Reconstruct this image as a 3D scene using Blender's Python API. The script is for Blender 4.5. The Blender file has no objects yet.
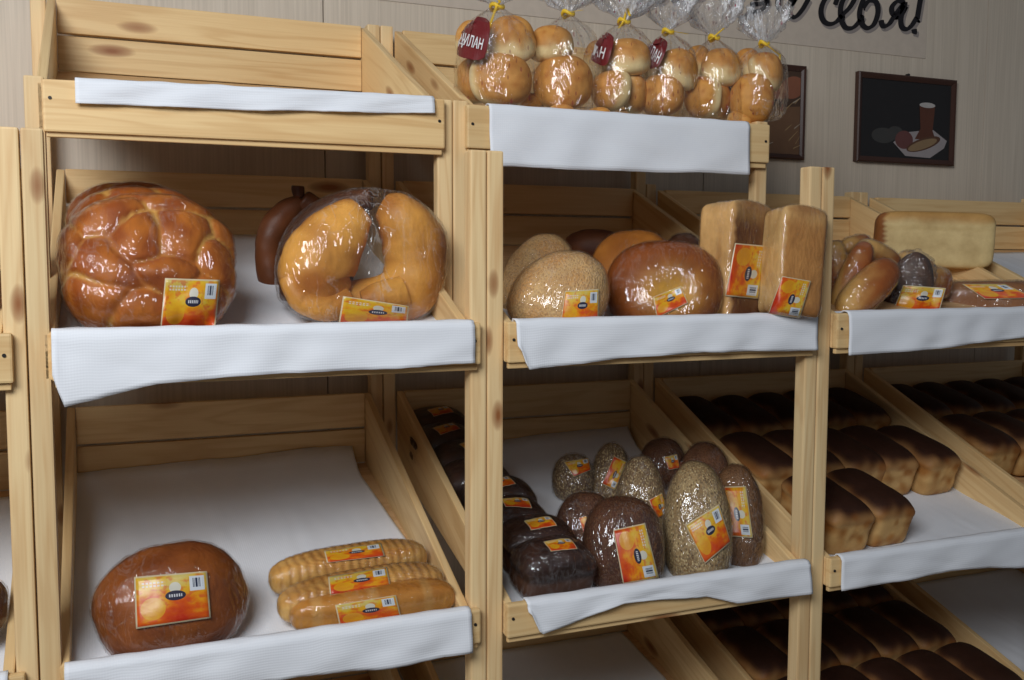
import bpy, bmesh, math, random
from mathutils import Vector, Matrix, noise, Euler
from mathutils.bvhtree import BVHTree
random.seed(7)
S = bpy.context.scene
C = S.collection
pi = math.pi
# ------------------------------------------------------------------ camera
F, YAW, PITCH, ROLL = 977.62, 0.39506, 0.07997, -0.00247
ZC = 1.47
CAM = Vector((0.11806, -1.76103, ZC))
D, M = 0.768, 0.198          # back posts plane, middle posts plane (front posts at 0)
P = 0.8                      # rack pitch
cyw, syw = math.cos(YAW), math.sin(YAW)
cp, sp = math.cos(PITCH), math.sin(PITCH)
cr, sr = math.cos(ROLL), math.sin(ROLL)
FW = Vector((syw*cp, cyw*cp, -sp))
R0 = Vector((cyw, -syw, 0)); U0 = Vector((syw*sp, cyw*sp, cp))
RT = R0*cr - U0*sr; UP = R0*sr + U0*cr
def proj(p):
    q = p - CAM; d = q.dot(FW)
    return 512 + F*q.dot(RT)/d, 340 - F*q.dot(UP)/d
def ray(px, py):
    return (FW + RT*((px-512)/F) + UP*((340-py)/F)).normalized()
def at(px, py, Y):
    r = ray(px, py); return CAM + r*((Y-CAM.y)/r.y)
cam = bpy.data.cameras.new('camera'); co = bpy.data.objects.new('camera', cam); C.objects.link(co)
co.matrix_world = Matrix(((RT.x, UP.x, -FW.x, CAM.x), (RT.y, UP.y, -FW.y, CAM.y), (RT.z, UP.z, -FW.z, CAM.z), (0, 0, 0, 1)))
cam.sensor_width = 36; cam.lens = F*36/1024; cam.clip_start = 0.05
S.camera = co
S.view_settings.view_transform = 'Standard'; S.view_settings.look = 'None'
S.view_settings.gamma = 1; S.view_settings.use_curve_mapping = False
S.view_settings.exposure = 0.0

# ------------------------------------------------------------------ materials
def nm(name):
    m = bpy.data.materials.new(name); m.use_nodes = True
    nt = m.node_tree; nt.nodes.clear()
    out = nt.nodes.new('ShaderNodeOutputMaterial')
    return m, nt, out
def N(nt, t, **kw):
    n = nt.nodes.new('ShaderNode'+t)
    for k, v in kw.items():
        if k.startswith('i_'): n.inputs[k[2:].replace('_', ' ')].default_value = v
        else: setattr(n, k, v)
    return n
def L(nt, a, b): nt.links.new(a, b)
def math_(nt, op, a, b=None, c=None, clamp=False):
    n = nt.nodes.new('ShaderNodeMath'); n.operation = op; n.use_clamp = clamp
    for i, v in enumerate((a, b, c)):
        if v is None: continue
        if isinstance(v, (int, float)): n.inputs[i].default_value = v
        else: L(nt, v, n.inputs[i])
    return n.outputs[0]
def mixc(nt, f, a, b, blend='MIX'):
    n = nt.nodes.new('ShaderNodeMix'); n.data_type = 'RGBA'; n.blend_type = blend
    for s, v in ((0, f), (6, a), (7, b)):
        if isinstance(v, (int, float)): n.inputs[s].default_value = v
        elif isinstance(v, tuple): n.inputs[s].default_value = (*v, 1)
        else: L(nt, v, n.inputs[s])
    return n.outputs[2]
def ramp(nt, f, stops):
    n = nt.nodes.new('ShaderNodeValToRGB'); L(nt, f, n.inputs[0])
    e = n.color_ramp.elements
    while len(e) < len(stops): e.new(0.5)
    for k, (p, c) in enumerate(stops):
        e[k].position = p; e[k].color = (*c, 1)
    return n.outputs[0]
def bump(nt, h, s, d=0.002):
    n = nt.nodes.new('ShaderNodeBump'); n.inputs['Strength'].default_value = s; n.inputs['Distance'].default_value = d
    L(nt, h, n.inputs['Height']); return n.outputs[0]
def mapping(nt, vec, scale, loc=None):
    n = nt.nodes.new('ShaderNodeMapping'); L(nt, vec, n.inputs[0]); n.inputs['Scale'].default_value = scale
    if loc is not None: L(nt, loc, n.inputs['Location'])
    return n.outputs[0]
def fac(n): return n.outputs.get('Fac') or n.outputs[0]

def wood_mat(name, pale, dark, knots=0.5, ks=(4.5, 15, 15)):
    m, nt, out = nm(name)
    tc = N(nt, 'TexCoord'); oi = N(nt, 'ObjectInfo')
    rnd = math_(nt, 'MULTIPLY', oi.outputs['Random'], 37.0)
    cmb = N(nt, 'CombineXYZ'); 
    for k in range(3): L(nt, rnd, cmb.inputs[k])
    v = mapping(nt, tc.outputs['Object'], (1.3, 16, 16), cmb.outputs[0])
    n1 = N(nt, 'TexNoise', i_Scale=1.0, i_Detail=3.0, i_Distortion=0.4); L(nt, v, n1.inputs['Vector'])
    # growth rings drawn from a stretched noise field
    rings = math_(nt, 'SINE', math_(nt, 'MULTIPLY', fac(n1), 34.0))
    rings = math_(nt, 'MULTIPLY_ADD', rings, 0.5, 0.5)
    n2 = N(nt, 'TexNoise', i_Scale=1.0, i_Detail=4.0); L(nt, mapping(nt, tc.outputs['Object'], (6, 260, 260), cmb.outputs[0]), n2.inputs['Vector'])
    n3 = N(nt, 'TexNoise', i_Scale=2.2, i_Detail=1.0); L(nt, mapping(nt, tc.outputs['Object'], (1, 3, 3), cmb.outputs[0]), n3.inputs['Vector'])
    rings = math_(nt, 'POWER', rings, 2.5)
    f = math_(nt, 'ADD', math_(nt, 'MULTIPLY', rings, 0.22), math_(nt, 'MULTIPLY', fac(n2), 0.35))
    f = math_(nt, 'ADD', f, math_(nt, 'MULTIPLY', fac(n3), 0.45))
    col = ramp(nt, f, [(0.30, pale), (0.88, dark)])
    # knots
    vo = N(nt, 'TexVoronoi', i_Scale=1.0, i_Randomness=1.0); L(nt, mapping(nt, tc.outputs['Object'], ks, cmb.outputs[0]), vo.inputs['Vector'])
    dn = math_(nt, 'ADD', vo.outputs['Distance'], math_(nt, 'MULTIPLY', math_(nt, 'SUBTRACT', fac(n1), 0.5), 0.16))
    k1 = ramp(nt, dn, [(0.05, (1, 1, 1)), (0.17, (0.55, .55, .55)), (0.24, (0, 0, 0))])
    rare = math_(nt, 'GREATER_THAN', N_sep(nt, vo.outputs['Color']), 1-knots*0.6)
    kf = math_(nt, 'MULTIPLY', k1, rare)
    col = mixc(nt, kf, col, (0.30, 0.11, 0.035))
    tint = math_(nt, 'MULTIPLY_ADD', oi.outputs['Random'], 0.16, 0.9)
    hsv = N(nt, 'HueSaturation'); L(nt, col, hsv.inputs['Color']); L(nt, tint, hsv.inputs['Value'])
    b = N(nt, 'BsdfPrincipled', i_Roughness=0.5); L(nt, hsv.outputs[0], b.inputs['Base Color'])
    b.inputs['Specular IOR Level'].default_value = 0.35
    L(nt, bump(nt, fac(n2), 0.25, 0.001), b.inputs['Normal']); L(nt, b.outputs[0], out.inputs[0])
    return m
def N_sep(nt, colsock):
    n = nt.nodes.new('ShaderNodeSeparateColor'); L(nt, colsock, n.inputs[0]); return n.outputs[0]

def plain(name, col, rough=0.5, metal=0.0, spec=0.4):
    m, nt, out = nm(name)
    tc = N(nt, 'TexCoord'); n = N(nt, 'TexNoise', i_Scale=30.0, i_Detail=3.0); L(nt, tc.outputs['Object'], n.inputs['Vector'])
    c = mixc(nt, fac(n), tuple(x*0.88 for x in col), tuple(min(1, x*1.1) for x in col))
    b = N(nt, 'BsdfPrincipled', i_Roughness=rough, i_Metallic=metal); b.inputs['Specular IOR Level'].default_value = spec
    L(nt, c, b.inputs['Base Color']); L(nt, b.outputs[0], out.inputs[0]); return m

def bread_mat(name, seeds=0.0, flour=0.0, rough=0.55, spec=0.2, seedcol=((0.55, 0.36, 0.15), (0.12, 0.06, 0.025))):
    m, nt, out = nm(name)
    tc = N(nt, 'TexCoord'); at_ = N(nt, 'Attribute', attribute_name='Col')
    oi = N(nt, 'ObjectInfo'); cmb = N(nt, 'CombineXYZ'); L(nt, math_(nt, 'MULTIPLY', oi.outputs['Random'], 50.0), cmb.inputs[0])
    vec = mapping(nt, tc.outputs['Object'], (1, 1, 1), cmb.outputs[0])
    n = N(nt, 'TexNoise', i_Scale=14.0, i_Detail=6.0, i_Roughness=0.6); L(nt, vec, n.inputs['Vector'])
    n2 = N(nt, 'TexNoise', i_Scale=240.0, i_Detail=3.0); L(nt, vec, n2.inputs['Vector'])
    g = ramp(nt, fac(n), [(0.3, (0.66, 0.60, 0.54)), (0.7, (0.98, 0.97, 0.97))])
    col = mixc(nt, 1.0, at_.outputs['Color'], g, 'MULTIPLY')
    h = math_(nt, 'ADD', math_(nt, 'MULTIPLY', fac(n2), 0.5), fac(n))
    bs = 0.35
    if seeds:
        vo = N(nt, 'TexVoronoi', i_Scale=290.0); L(nt, mapping(nt, vec, (1, 1, 0.62)), vo.inputs['Vector'])
        rnd = N_sep(nt, vo.outputs['Color'])
        sc = ramp(nt, rnd, [(0.0, seedcol[1]), (0.55, tuple((a+b)/2 for a, b in zip(*seedcol))), (0.85, seedcol[0])])
        edge = ramp(nt, vo.outputs['Distance'], [(0.35, (1, 1, 1)), (0.62, (0, 0, 0))])
        col = mixc(nt, math_(nt, 'MULTIPLY', edge, seeds), col, sc)
        h = math_(nt, 'SUBTRACT', h, math_(nt, 'MULTIPLY', vo.outputs['Distance'], 1.6)); bs = 0.6
    b = N(nt, 'BsdfPrincipled', i_Roughness=rough); b.inputs['Specular IOR Level'].default_value = spec
    L(nt, col, b.inputs['Base Color']); L(nt, bump(nt, h, bs, 0.002), b.inputs['Normal']); L(nt, b.outputs[0], out.inputs[0])
    return m

def film_mat(name, haze=0.04, bs=0.5, scale=28.0, thin=22.0, dots=False):
    m, nt, out = nm(name)
    tc = N(nt, 'TexCoord'); oi = N(nt, 'ObjectInfo'); cmb = N(nt, 'CombineXYZ'); L(nt, math_(nt, 'MULTIPLY', oi.outputs['Random'], 90.0), cmb.inputs[1])
    v = mapping(nt, tc.outputs['Object'], (1.25, 1, 0.5), cmb.outputs[0])
    v.node.inputs['Rotation'].default_value = (0.3, 0.6, 0)
    n = N(nt, 'TexNoise', i_Scale=scale, i_Detail=3.0, i_Roughness=0.5, i_Distortion=1.2); L(nt, v, n.inputs['Vector'])
    rdg = math_(nt, 'ABSOLUTE', math_(nt, 'SUBTRACT', fac(n), 0.5))
    w = math_(nt, 'POWER', math_(nt, 'SUBTRACT', 1.0, math_(nt, 'MULTIPLY', rdg, thin), clamp=True), 2.0)
    msk = N(nt, 'TexNoise', i_Scale=9.0, i_Detail=1.0); L(nt, v, msk.inputs['Vector'])
    mk = ramp(nt, fac(msk), [(0.46, (0, 0, 0)), (0.60, (1, 1, 1))])
    w = math_(nt, 'MULTIPLY', w, mk)
    nb = N(nt, 'TexNoise', i_Scale=scale*1.1, i_Detail=1.5, i_Roughness=0.5, i_Distortion=2.2); L(nt, v, nb.inputs['Vector'])
    bn = bump(nt, math_(nt, 'ADD', fac(nb), math_(nt, 'MULTIPLY', w, 0.10)), bs, 0.010)
    tr = N(nt, 'BsdfTransparent'); tr.inputs[0].default_value = (0.99, 0.99, 0.99, 1)
    gl = N(nt, 'BsdfGlossy', i_Roughness=0.07); gl.inputs[0].default_value = (1, 1, 1, 1); L(nt, bn, gl.inputs['Normal'])
    df = N(nt, 'BsdfDiffuse'); df.inputs[0].default_value = (0.85, 0.87, 0.9, 1)
    if dots:
        vo = N(nt, 'TexVoronoi', i_Scale=55.0); L(nt, v, vo.inputs['Vector'])
        k = math_(nt, 'LESS_THAN', vo.outputs['Distance'], 0.15)
        dc = mixc(nt, k, (0.85, 0.85, 0.87), (0.30, 0.03, 0.07)); L(nt, dc, df.inputs[0])
    fr = N(nt, 'Fresnel', i_IOR=1.33); L(nt, bn, fr.inputs['Normal'])
    g = math_(nt, 'MINIMUM', math_(nt, 'MULTIPLY_ADD', fr.outputs[0], 1.0, 0.028), 0.35)
    m1 = N(nt, 'MixShader'); L(nt, g, m1.inputs[0]); L(nt, tr.outputs[0], m1.inputs[1]); L(nt, gl.outputs[0], m1.inputs[2])
    hz = math_(nt, 'MULTIPLY', w, haze*2.0); hz = math_(nt, 'ADD', hz, haze*0.12, clamp=True)
    if dots: hz = math_(nt, 'ADD', hz, math_(nt, 'MULTIPLY', k, 0.38), clamp=True)
    m2 = N(nt, 'MixShader'); L(nt, hz, m2.inputs[0]); L(nt, m1.outputs[0], m2.inputs[1]); L(nt, df.outputs[0], m2.inputs[2])
    L(nt, m2.outputs[0], out.inputs[0]); return m

def label_mat():
    m, nt, out = nm('printed_label')
    uv = N(nt, 'TexCoord').outputs['UV']; sx = N(nt, 'SeparateXYZ'); L(nt, uv, sx.inputs[0]); u, v = sx.outputs[0], sx.outputs[1]
    oi = N(nt, 'ObjectInfo'); cmb = N(nt, 'CombineXYZ'); L(nt, math_(nt, 'MULTIPLY', oi.outputs['Random'], 40.0), cmb.inputs[0])
    n = N(nt, 'TexNoise', i_Scale=3.0, i_Detail=3.0); L(nt, mapping(nt, uv, (1, 1, 1), cmb.outputs[0]), n.inputs['Vector'])
    n2 = N(nt, 'TexNoise', i_Scale=9.0, i_Detail=3.0); L(nt, mapping(nt, uv, (1, 1, 1), cmb.outputs[0]), n2.inputs['Vector'])
    t = math_(nt, 'ADD', math_(nt, 'MULTIPLY', v, 0.45), math_(nt, 'MULTIPLY', fac(n), 0.80))
    col = ramp(nt, t, [(0.34, (0.62, 0.035, 0.010)), (0.52, (0.80, 0.12, 0.008)), (0.64, (0.90, 0.36, 0.012)), (0.76, (0.85, 0.52, 0.03)), (0.92, (0.75, 0.60, 0.18))])
    sp_ = ramp(nt, fac(n2), [(0.52, (0, 0, 0)), (0.62, (1, 1, 1))])
    col = mixc(nt, math_(nt, 'MULTIPLY', sp_, 0.6), col, (0.72, 0.09, 0.03))
    def box(x0, x1, y0, y1):
        a = math_(nt, 'MULTIPLY', math_(nt, 'GREATER_THAN', u, x0), math_(nt, 'LESS_THAN', u, x1))
        b = math_(nt, 'MULTIPLY', math_(nt, 'GREATER_THAN', v, y0), math_(nt, 'LESS_THAN', v, y1))
        return math_(nt, 'MULTIPLY', a, b)
    def ell(cx, cy, rx, ry):
        a = math_(nt, 'POWER', math_(nt, 'DIVIDE', math_(nt, 'ABSOLUTE', math_(nt, 'SUBTRACT', u, cx)), rx), 2.0)
        b = math_(nt, 'POWER', math_(nt, 'DIVIDE', math_(nt, 'ABSOLUTE', math_(nt, 'SUBTRACT', v, cy)), ry), 2.0)
        return math_(nt, 'LESS_THAN', math_(nt, 'ADD', a, b), 1.0)
    # product picture, logo oval with pale lettering band, bar code field
    col = mixc(nt, math_(nt, 'MULTIPLY', ell(0.24, 0.34, 0.17, 0.22), 0.6), col, (0.85, 0.5, 0.02))
    col = mixc(nt, ell(0.55, 0.72, 0.08, 0.11), col, (0.75, 0.72, 0.6))
    col = mixc(nt, ell(0.55, 0.56, 0.14, 0.10), col, (0.03, 0.03, 0.06))
    lt = math_(nt, 'MULTIPLY', box(0.46, 0.64, 0.53, 0.59), math_(nt, 'GREATER_THAN', math_(nt, 'SINE', math_(nt, 'MULTIPLY', u, 190.0)), -0.2))
    col = mixc(nt, lt, col, (0.75, 0.75, 0.78))
    for y0 in (0.83, 0.77):
        tl = math_(nt, 'MULTIPLY', box(0.1, 0.42, y0, y0+0.035), math_(nt, 'GREATER_THAN', math_(nt, 'SINE', math_(nt, 'MULTIPLY', u, 120.0)), -0.4))
        col = mixc(nt, math_(nt, 'MULTIPLY', tl, 0.75), col, (0.85, 0.8, 0.75))
    col = mixc(nt, box(0.75, 0.95, 0.62, 0.92), col, (0.75, 0.8, 0.85))
    bars = math_(nt, 'GREATER_THAN', math_(nt, 'SINE', math_(nt, 'ADD', math_(nt, 'MULTIPLY', u, 240.0), math_(nt, 'MULTIPLY', math_(nt, 'SINE', math_(nt, 'MULTIPLY', u, 93.0)), 2.0))), 0.0)
    col = mixc(nt, math_(nt, 'MULTIPLY', box(0.775, 0.925, 0.69, 0.88), bars), col, (0.03, 0.04, 0.08))
    inn = box(0.022, 0.978, 0.03, 0.97)
    col = mixc(nt, inn, (0.80, 0.66, 0.42), col)
    col = mixc(nt, 1.0, col, (0.80, 0.80, 0.80), 'MULTIPLY')
    b = N(nt, 'BsdfPrincipled', i_Roughness=0.3); b.inputs['Specular IOR Level'].default_value = 0.5
    L(nt, col, b.inputs['Base Color'])
    L(nt, bump(nt, fac(n2), 0.2, 0.001), b.inputs['Normal']); L(nt, b.outputs[0], out.inputs[0]); return m

def towel_mat():
    m, nt, out = nm('ribbed_white_towel')
    tc = N(nt, 'TexCoord'); sx = N(nt, 'SeparateXYZ'); L(nt, tc.outputs['UV'], sx.inputs[0])
    n = N(nt, 'TexNoise', i_Scale=14.0, i_Detail=4.0); L(nt, tc.outputs['Object'], n.inputs['Vector'])
    rib = math_(nt, 'SINE', math_(nt, 'MULTIPLY', sx.outputs[1], 1300.0))
    wf = math_(nt, 'SINE', math_(nt, 'MULTIPLY', sx.outputs[0], 1400.0))
    h = math_(nt, 'ADD', math_(nt, 'MULTIPLY', rib, 0.5), math_(nt, 'MULTIPLY', wf, 0.3))
    c = mixc(nt, fac(n), (0.78, 0.80, 0.85), (0.86, 0.88, 0.92))
    c = mixc(nt, math_(nt, 'MULTIPLY_ADD', rib, 0.04, 0.04), c, (0.6, 0.64, 0.7))
    b = N(nt, 'BsdfPrincipled', i_Roughness=0.9); b.inputs['Specular IOR Level'].default_value = 0.1
    L(nt, c, b.inputs['Base Color']); L(nt, bump(nt, h, 0.2, 0.0008), b.inputs['Normal']); L(nt, b.outputs[0], out.inputs[0]); return m

def wall_mat():
    m, nt, out = nm('wall_panelling')
    tc = N(nt, 'TexCoord')
    n = N(nt, 'TexNoise', i_Scale=1.0, i_Detail=5.0); L(nt, mapping(nt, tc.outputs['Object'], (170, 1, 3.0)), n.inputs['Vector'])
    n2 = N(nt, 'TexNoise', i_Scale=1.0, i_Detail=3.0); L(nt, mapping(nt, tc.outputs['Object'], (35, 1, 0.8)), n2.inputs['Vector'])
    f = math_(nt, 'ADD', math_(nt, 'MULTIPLY', fac(n), 0.6), math_(nt, 'MULTIPLY', fac(n2), 0.4))
    c = ramp(nt, f, [(0.33, (0.56, 0.475, 0.375)), (0.67, (0.71, 0.61, 0.49))])
    b = N(nt, 'BsdfPrincipled', i_Roughness=0.55); L(nt, c, b.inputs['Base Color'])
    L(nt, bump(nt, f, 0.2, 0.001), b.inputs['Normal']); L(nt, b.outputs[0], out.inputs[0]); return m

WOOD = wood_mat('pine_board', (0.84, 0.60, 0.30), (0.62, 0.365, 0.145), 0.55)
WOODP = wood_mat('pine_post', (0.86, 0.64, 0.345), (0.64, 0.38, 0.165), 0.8, (7, 17, 17))
WOODF = wood_mat('pine_panel', (0.76, 0.50, 0.26), (0.50, 0.27, 0.11), 0.45)
TOWEL = towel_mat(); LABEL = label_mat(); WALL = wall_mat()
FILM = film_mat('clear_wrap', 0.035, 0.55, 34)
FILMH = film_mat('hazy_wrap', 0.09, 0.65, 28)
BAGM = film_mat('printed_bag_film', 0.06, 0.6, 28, dots=True)
PLUME = film_mat('gathered_film', 0.50, 0.9, 40, thin=9.0, dots=True)
BREAD = bread_mat('crust'); GLAZE = bread_mat('glazed_crust', rough=0.45, spec=0.25)
SEED = bread_mat('sesame_crust', seeds=0.75, seedcol=((0.66, 0.45, 0.24), (0.36, 0.19, 0.08)))
GRAIN = bread_mat('grain_crust', seeds=0.95, seedcol=((0.60, 0.46, 0.24), (0.09, 0.05, 0.025)))
RYE = bread_mat('rye_crust', seeds=0.45, seedcol=((0.24, 0.13, 0.06), (0.03, 0.015, 0.01)))
RYEP = bread_mat('dark_crust')
SCREW = plain('dark_screw', (0.02, 0.018, 0.018), 0.4)
YELLOW = plain('yellow_tie', (0.80, 0.52, 0.03), 0.4)
MAROON = plain('maroon_print', (0.16, 0.014, 0.016), 0.45)
WHITEP = plain('white_print', (0.8, 0.78, 0.78), 0.4)
FRAME = plain('dark_brown_frame', (0.055, 0.022, 0.014), 0.35)
PAPER = plain('banner_paper', (0.60, 0.51, 0.42), 0.7, spec=0.2)
INK = plain('black_ink', (0.012, 0.010, 0.012), 0.5)
INKS = plain('grey_ink', (0.30, 0.26, 0.24), 0.6)

# ------------------------------------------------------------------ object helpers
def link(name, me, mat, parent=None, loc=None, rot=None):
    o = bpy.data.objects.new(name, me); C.objects.link(o)
    if mat is not None:
        for mm in (mat if isinstance(mat, (list, tuple)) else [mat]): me.materials.append(mm)
    if parent: o.parent = parent
    return o
def tag(o, label, cat, group=None):
    o['label'] = label; o['category'] = cat
    if group: o['group'] = group
    return o
def empty(name, loc=(0, 0, 0)):
    o = bpy.data.objects.new(name, None); o.empty_display_size = 0.05; C.objects.link(o); o.location = loc; return o
def smooth(me):
    for p in me.polygons: p.use_smooth = True
def frame_from(o, ax, ay):
    ax = ax.normalized(); az = ax.cross(ay).normalized(); ay = az.cross(ax)
    return Matrix(((ax.x, ay.x, az.x, o.x), (ax.y, ay.y, az.y, o.y), (ax.z, ay.z, az.z, o.z), (0, 0, 0, 1)))
def settle(o, mw, parent):
    """set world matrix of o under parent (parents are translated / rotated only)"""
    if parent is None: o.matrix_world = mw; return
    pw = parent.matrix_world if parent.parent is None else parent.parent.matrix_world @ parent.matrix_local
    o.parent = parent; o.matrix_parent_inverse = Matrix(); o.matrix_local = WM[parent.name].inverted() @ mw
    WM[o.name] = mw
WM = {}
def reg(o, mw=None):
    WM[o.name] = mw if mw is not None else Matrix.Translation(o.location); return o
def prism(name, quad, thick, mat, parent, axis, bev=0.0025):
    """quad: 4 world points, extruded by vector thick; object frame has its X along axis (grain)"""
    c = sum((Vector(q) for q in quad), Vector())/4 + Vector(thick)/2
    ax = Vector(axis).normalized(); other = Vector(thick).normalized()
    if abs(ax.dot(other)) > 0.9: other = Vector((0, 0, 1)) if abs(ax.z) < 0.9 else Vector((0, 1, 0))
    mw = frame_from(c, ax, other); inv = mw.inverted()
    bm = bmesh.new()
    a = [bm.verts.new(inv @ Vector(q)) for q in quad]
    b = [bm.verts.new(inv @ (Vector(q)+Vector(thick))) for q in quad]
    bm.faces.new(a[::-1]); bm.faces.new(b)
    for i in range(4): bm.faces.new((a[i], a[(i+1) % 4], b[(i+1) % 4], b[i]))
    bmesh.ops.recalc_face_normals(bm, faces=bm.faces[:])
    if bev: bmesh.ops.bevel(bm, geom=bm.edges[:], offset=bev, segments=2, affect='EDGES', profile=0.6)
    me = bpy.data.meshes.new(name); bm.to_mesh(me); bm.free()
    o = link(name, me, mat); settle(o, mw, parent) if parent else None
    if not parent: o.matrix_world = mw; WM[o.name] = mw
    return o
def boxp(name, p0, p1, mat, parent, axis, bev=0.0025):
    x0, y0, z0 = p0; x1, y1, z1 = p1
    return prism(name, [(x0, y0, z0), (x1, y0, z0), (x1, y1, z0), (x0, y1, z0)], (0, 0, z1-z0), mat, parent, axis, bev)
def screw(x, y, z, parent):
    bm = bmesh.new(); bmesh.ops.create_cone(bm, cap_ends=True, segments=16, radius1=0.0035, radius2=0.0028, depth=0.003)
    bmesh.ops.bevel(bm, geom=[e for e in bm.edges if e.calc_face_angle(0) > 1], offset=0.0004, segments=1)
    me = bpy.data.meshes.new('screw'); bm.to_mesh(me); bm.free()
    o = link('screw', me, SCREW); settle(o, Matrix.Translation((x, y, z)) @ Matrix.Rotation(pi/2, 4, 'X'), parent); return o

# ------------------------------------------------------------------ setting
W = D + 0.08
def struct(name, me, mat):
    o = link(name, me, mat); o['kind'] = 'structure'; return o
def wall():
    bm = bmesh.new(); xs = [-2.6, -1.85, -0.6, 0.668, 1.85, 3.02, 4.3, 5.5]
    for a, b in zip(xs, xs[1:]):
        r = bmesh.ops.create_cube(bm, size=1)['verts']
        for v in r: v.co = Vector(((a+b)/2 + v.co.x*(b-a-0.003), W+0.01+v.co.y*0.02, 1.35+v.co.z*2.7))
    bmesh.ops.bevel(bm, geom=bm.edges[:], offset=0.0015, segments=1)
    r = bmesh.ops.create_cube(bm, size=1)['verts']
    for v in r: v.co = Vector((1.45+v.co.x*8.1, W+0.06+v.co.y*0.08, 1.35+v.co.z*2.7))
    me = bpy.data.meshes.new('wall_back'); bm.to_mesh(me); bm.free(); struct('wall_back', me, WALL)
    bm = bmesh.new(); r = bmesh.ops.create_cube(bm, size=1)['verts']
    for v in r: v.co = Vector((1.45+v.co.x*8.1, -1.55+v.co.y*5, -0.05+v.co.z*0.1))
    me = bpy.data.meshes.new('floor'); bm.to_mesh(me); bm.free(); struct('floor', me, plain('floor_lino', (0.20, 0.17, 0.14), 0.5))
wall()

# ------------------------------------------------------------------ racks
PW, PD, TH = 0.033, 0.036, 0.018
# per tray row: front top, front bottom, back top, back bottom(=floor back), floor front, back plank height   (relative to camera height)
ROW = {1: dict(ft=.333, fb=.240, bt=.600, bf=.435, ff=.262, y=M),
       2: dict(ft=-.116, fb=-.196, bt=.212, bf=.047, ff=-.175, y=0.0),
       3: dict(ft=-.677, fb=-.745, bt=-.347, bf=-.530, ff=-.725, y=0.0),
       5: dict(ft=-.114, fb=-.194, bt=.212, bf=.070, ff=-.130, y=0.0),
       4: dict(ft=-1.175, fb=-1.255, bt=-.93, bf=-1.105, ff=-1.235, y=0.0)}
def floorz(row, Y):
    r = ROW[row]; t = (Y-r['y'])/(D-r['y']); return ZC + r['ff'] + (r['bf']-r['ff'])*t
def rack(k, top, label, xr=None):
    x0 = k*P; root = empty('display_rack', (x0+P/2, 0.4, 0)); tag(root, label, 'rack', None); reg(root)
    G = 0.0
    for s in (0, 1):
        xa = x0 + (0.0012 if s == 0 else P-PW-0.0012)
        hts = [(0.0, .212), (M, .336 if top else None), (D, .612 if top else .229)]
        for (y, h) in hts:
            if h is None: continue
            base = 0.0 if y != M else ZC - 0.20
            if k == 0 and s == 0 and y == D: xa -= .016
            if k == 0 and s == 0 and y == M: xa -= .005; h -= .008
            boxp('post', (xa, y, base), (xa+PW, y+PD*(1 if y != M else .8), ZC+h), WOODP, root, (0, 0, 1), 0.004)
    for row in ((1, 2, 3, 4) if top else (2, 3, 4)):
        r = ROW[5 if (k == 2 and row == 2) else row]; y0 = r['y']; z = lambda a: ZC+a
        xi0, xi1 = x0+PW+0.0035, x0+P-PW-0.0035
        if k == 0: xi0 += {1: -.020, 2: -.013, 3: -.008, 4: 0}[row]
        f0, f1 = x0+0.036, x0+0.780
        dl = -.013 if (k == 0 and row == 1) else 0
        if row == 1: f0, f1 = (x0+0.027, x0+0.776) if k == 0 else (x0+0.0245, x0+0.790)
        if row == 1: r = dict(r, fb=.236 if k else .232, ft=.326 if k else .333)
        yb = D-0.002
        # bottom panel is the tray body
        tray = prism('tray', [(xi0+TH, y0+0.002, z(r['ff']-0.012)), (xi1-TH, y0+0.002, z(r['ff']-0.012)), (xi1-TH, yb-TH, z(r['bf']-0.012)), (xi0+TH, yb-TH, z(r['bf']-0.012))], (0, 0, 0.010), WOODF, root, (1, 0, 0), 0.001)
        prism('front_board', [(f0, y0-0.020, z(r['fb']+dl*.3)), (f1, y0-0.020, z(r['fb'])), (f1, y0-0.020, z(r['ft'])), (f0, y0-0.020, z(r['ft']+dl))], (0, 0.0185, 0), WOOD, tray, (1, 0, 0), 0.004)
        boxp('bottom_slat', (f0+.004, y0-0.012, z(r['fb']-0.012)), (f1-.004, y0-0.0015, z(r['fb']-0.001)), WOOD, tray, (1, 0, 0), 0.002)
        for xs in (xi0, xi1-TH):
            dq = dl if xs == xi0 else 0
            prism('side_board', [(xs, y0, z(r['fb'])), (xs, y0, z(r['ft']-.002+dq)), (xs, yb, z(r['bt'])), (xs, yb, z(r['bf']-0.016))], (TH, 0, 0), WOOD, tray, (0, yb-y0, r['bt']-r['ft']), 0.003)
        hb = (r['bt']-r['bf']-0.006)/2
        for q in (0, 1):
            zt = r['bt']-q*(hb+0.006)
            boxp('back_plank', (xi0+TH+.001, yb-TH, z(zt-hb)), (xi1-TH-.001, yb, z(zt)), WOOD, tray, (1, 0, 0), 0.003)
        for xs in (f0+.012, f1-.012): screw(xs, y0-0.0205, z((r['ft']+r['fb'])/2+.005), tray)
    return root
rack(-1, False, 'pine shelf rack cut off by the left photo edge, one post in view')
rack(0, True, 'tall pine shelf rack on the left holding braided loaves, top tray empty')
rack(1, True, 'tall pine shelf rack in the middle with bagged buns on its top tray')
rack(2, False, 'low pine shelf rack right of the middle one, holding rows of dark tin loaves')
rack(3, False, 'low pine shelf rack at the far right, partly cut off by the photo edge')

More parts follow.
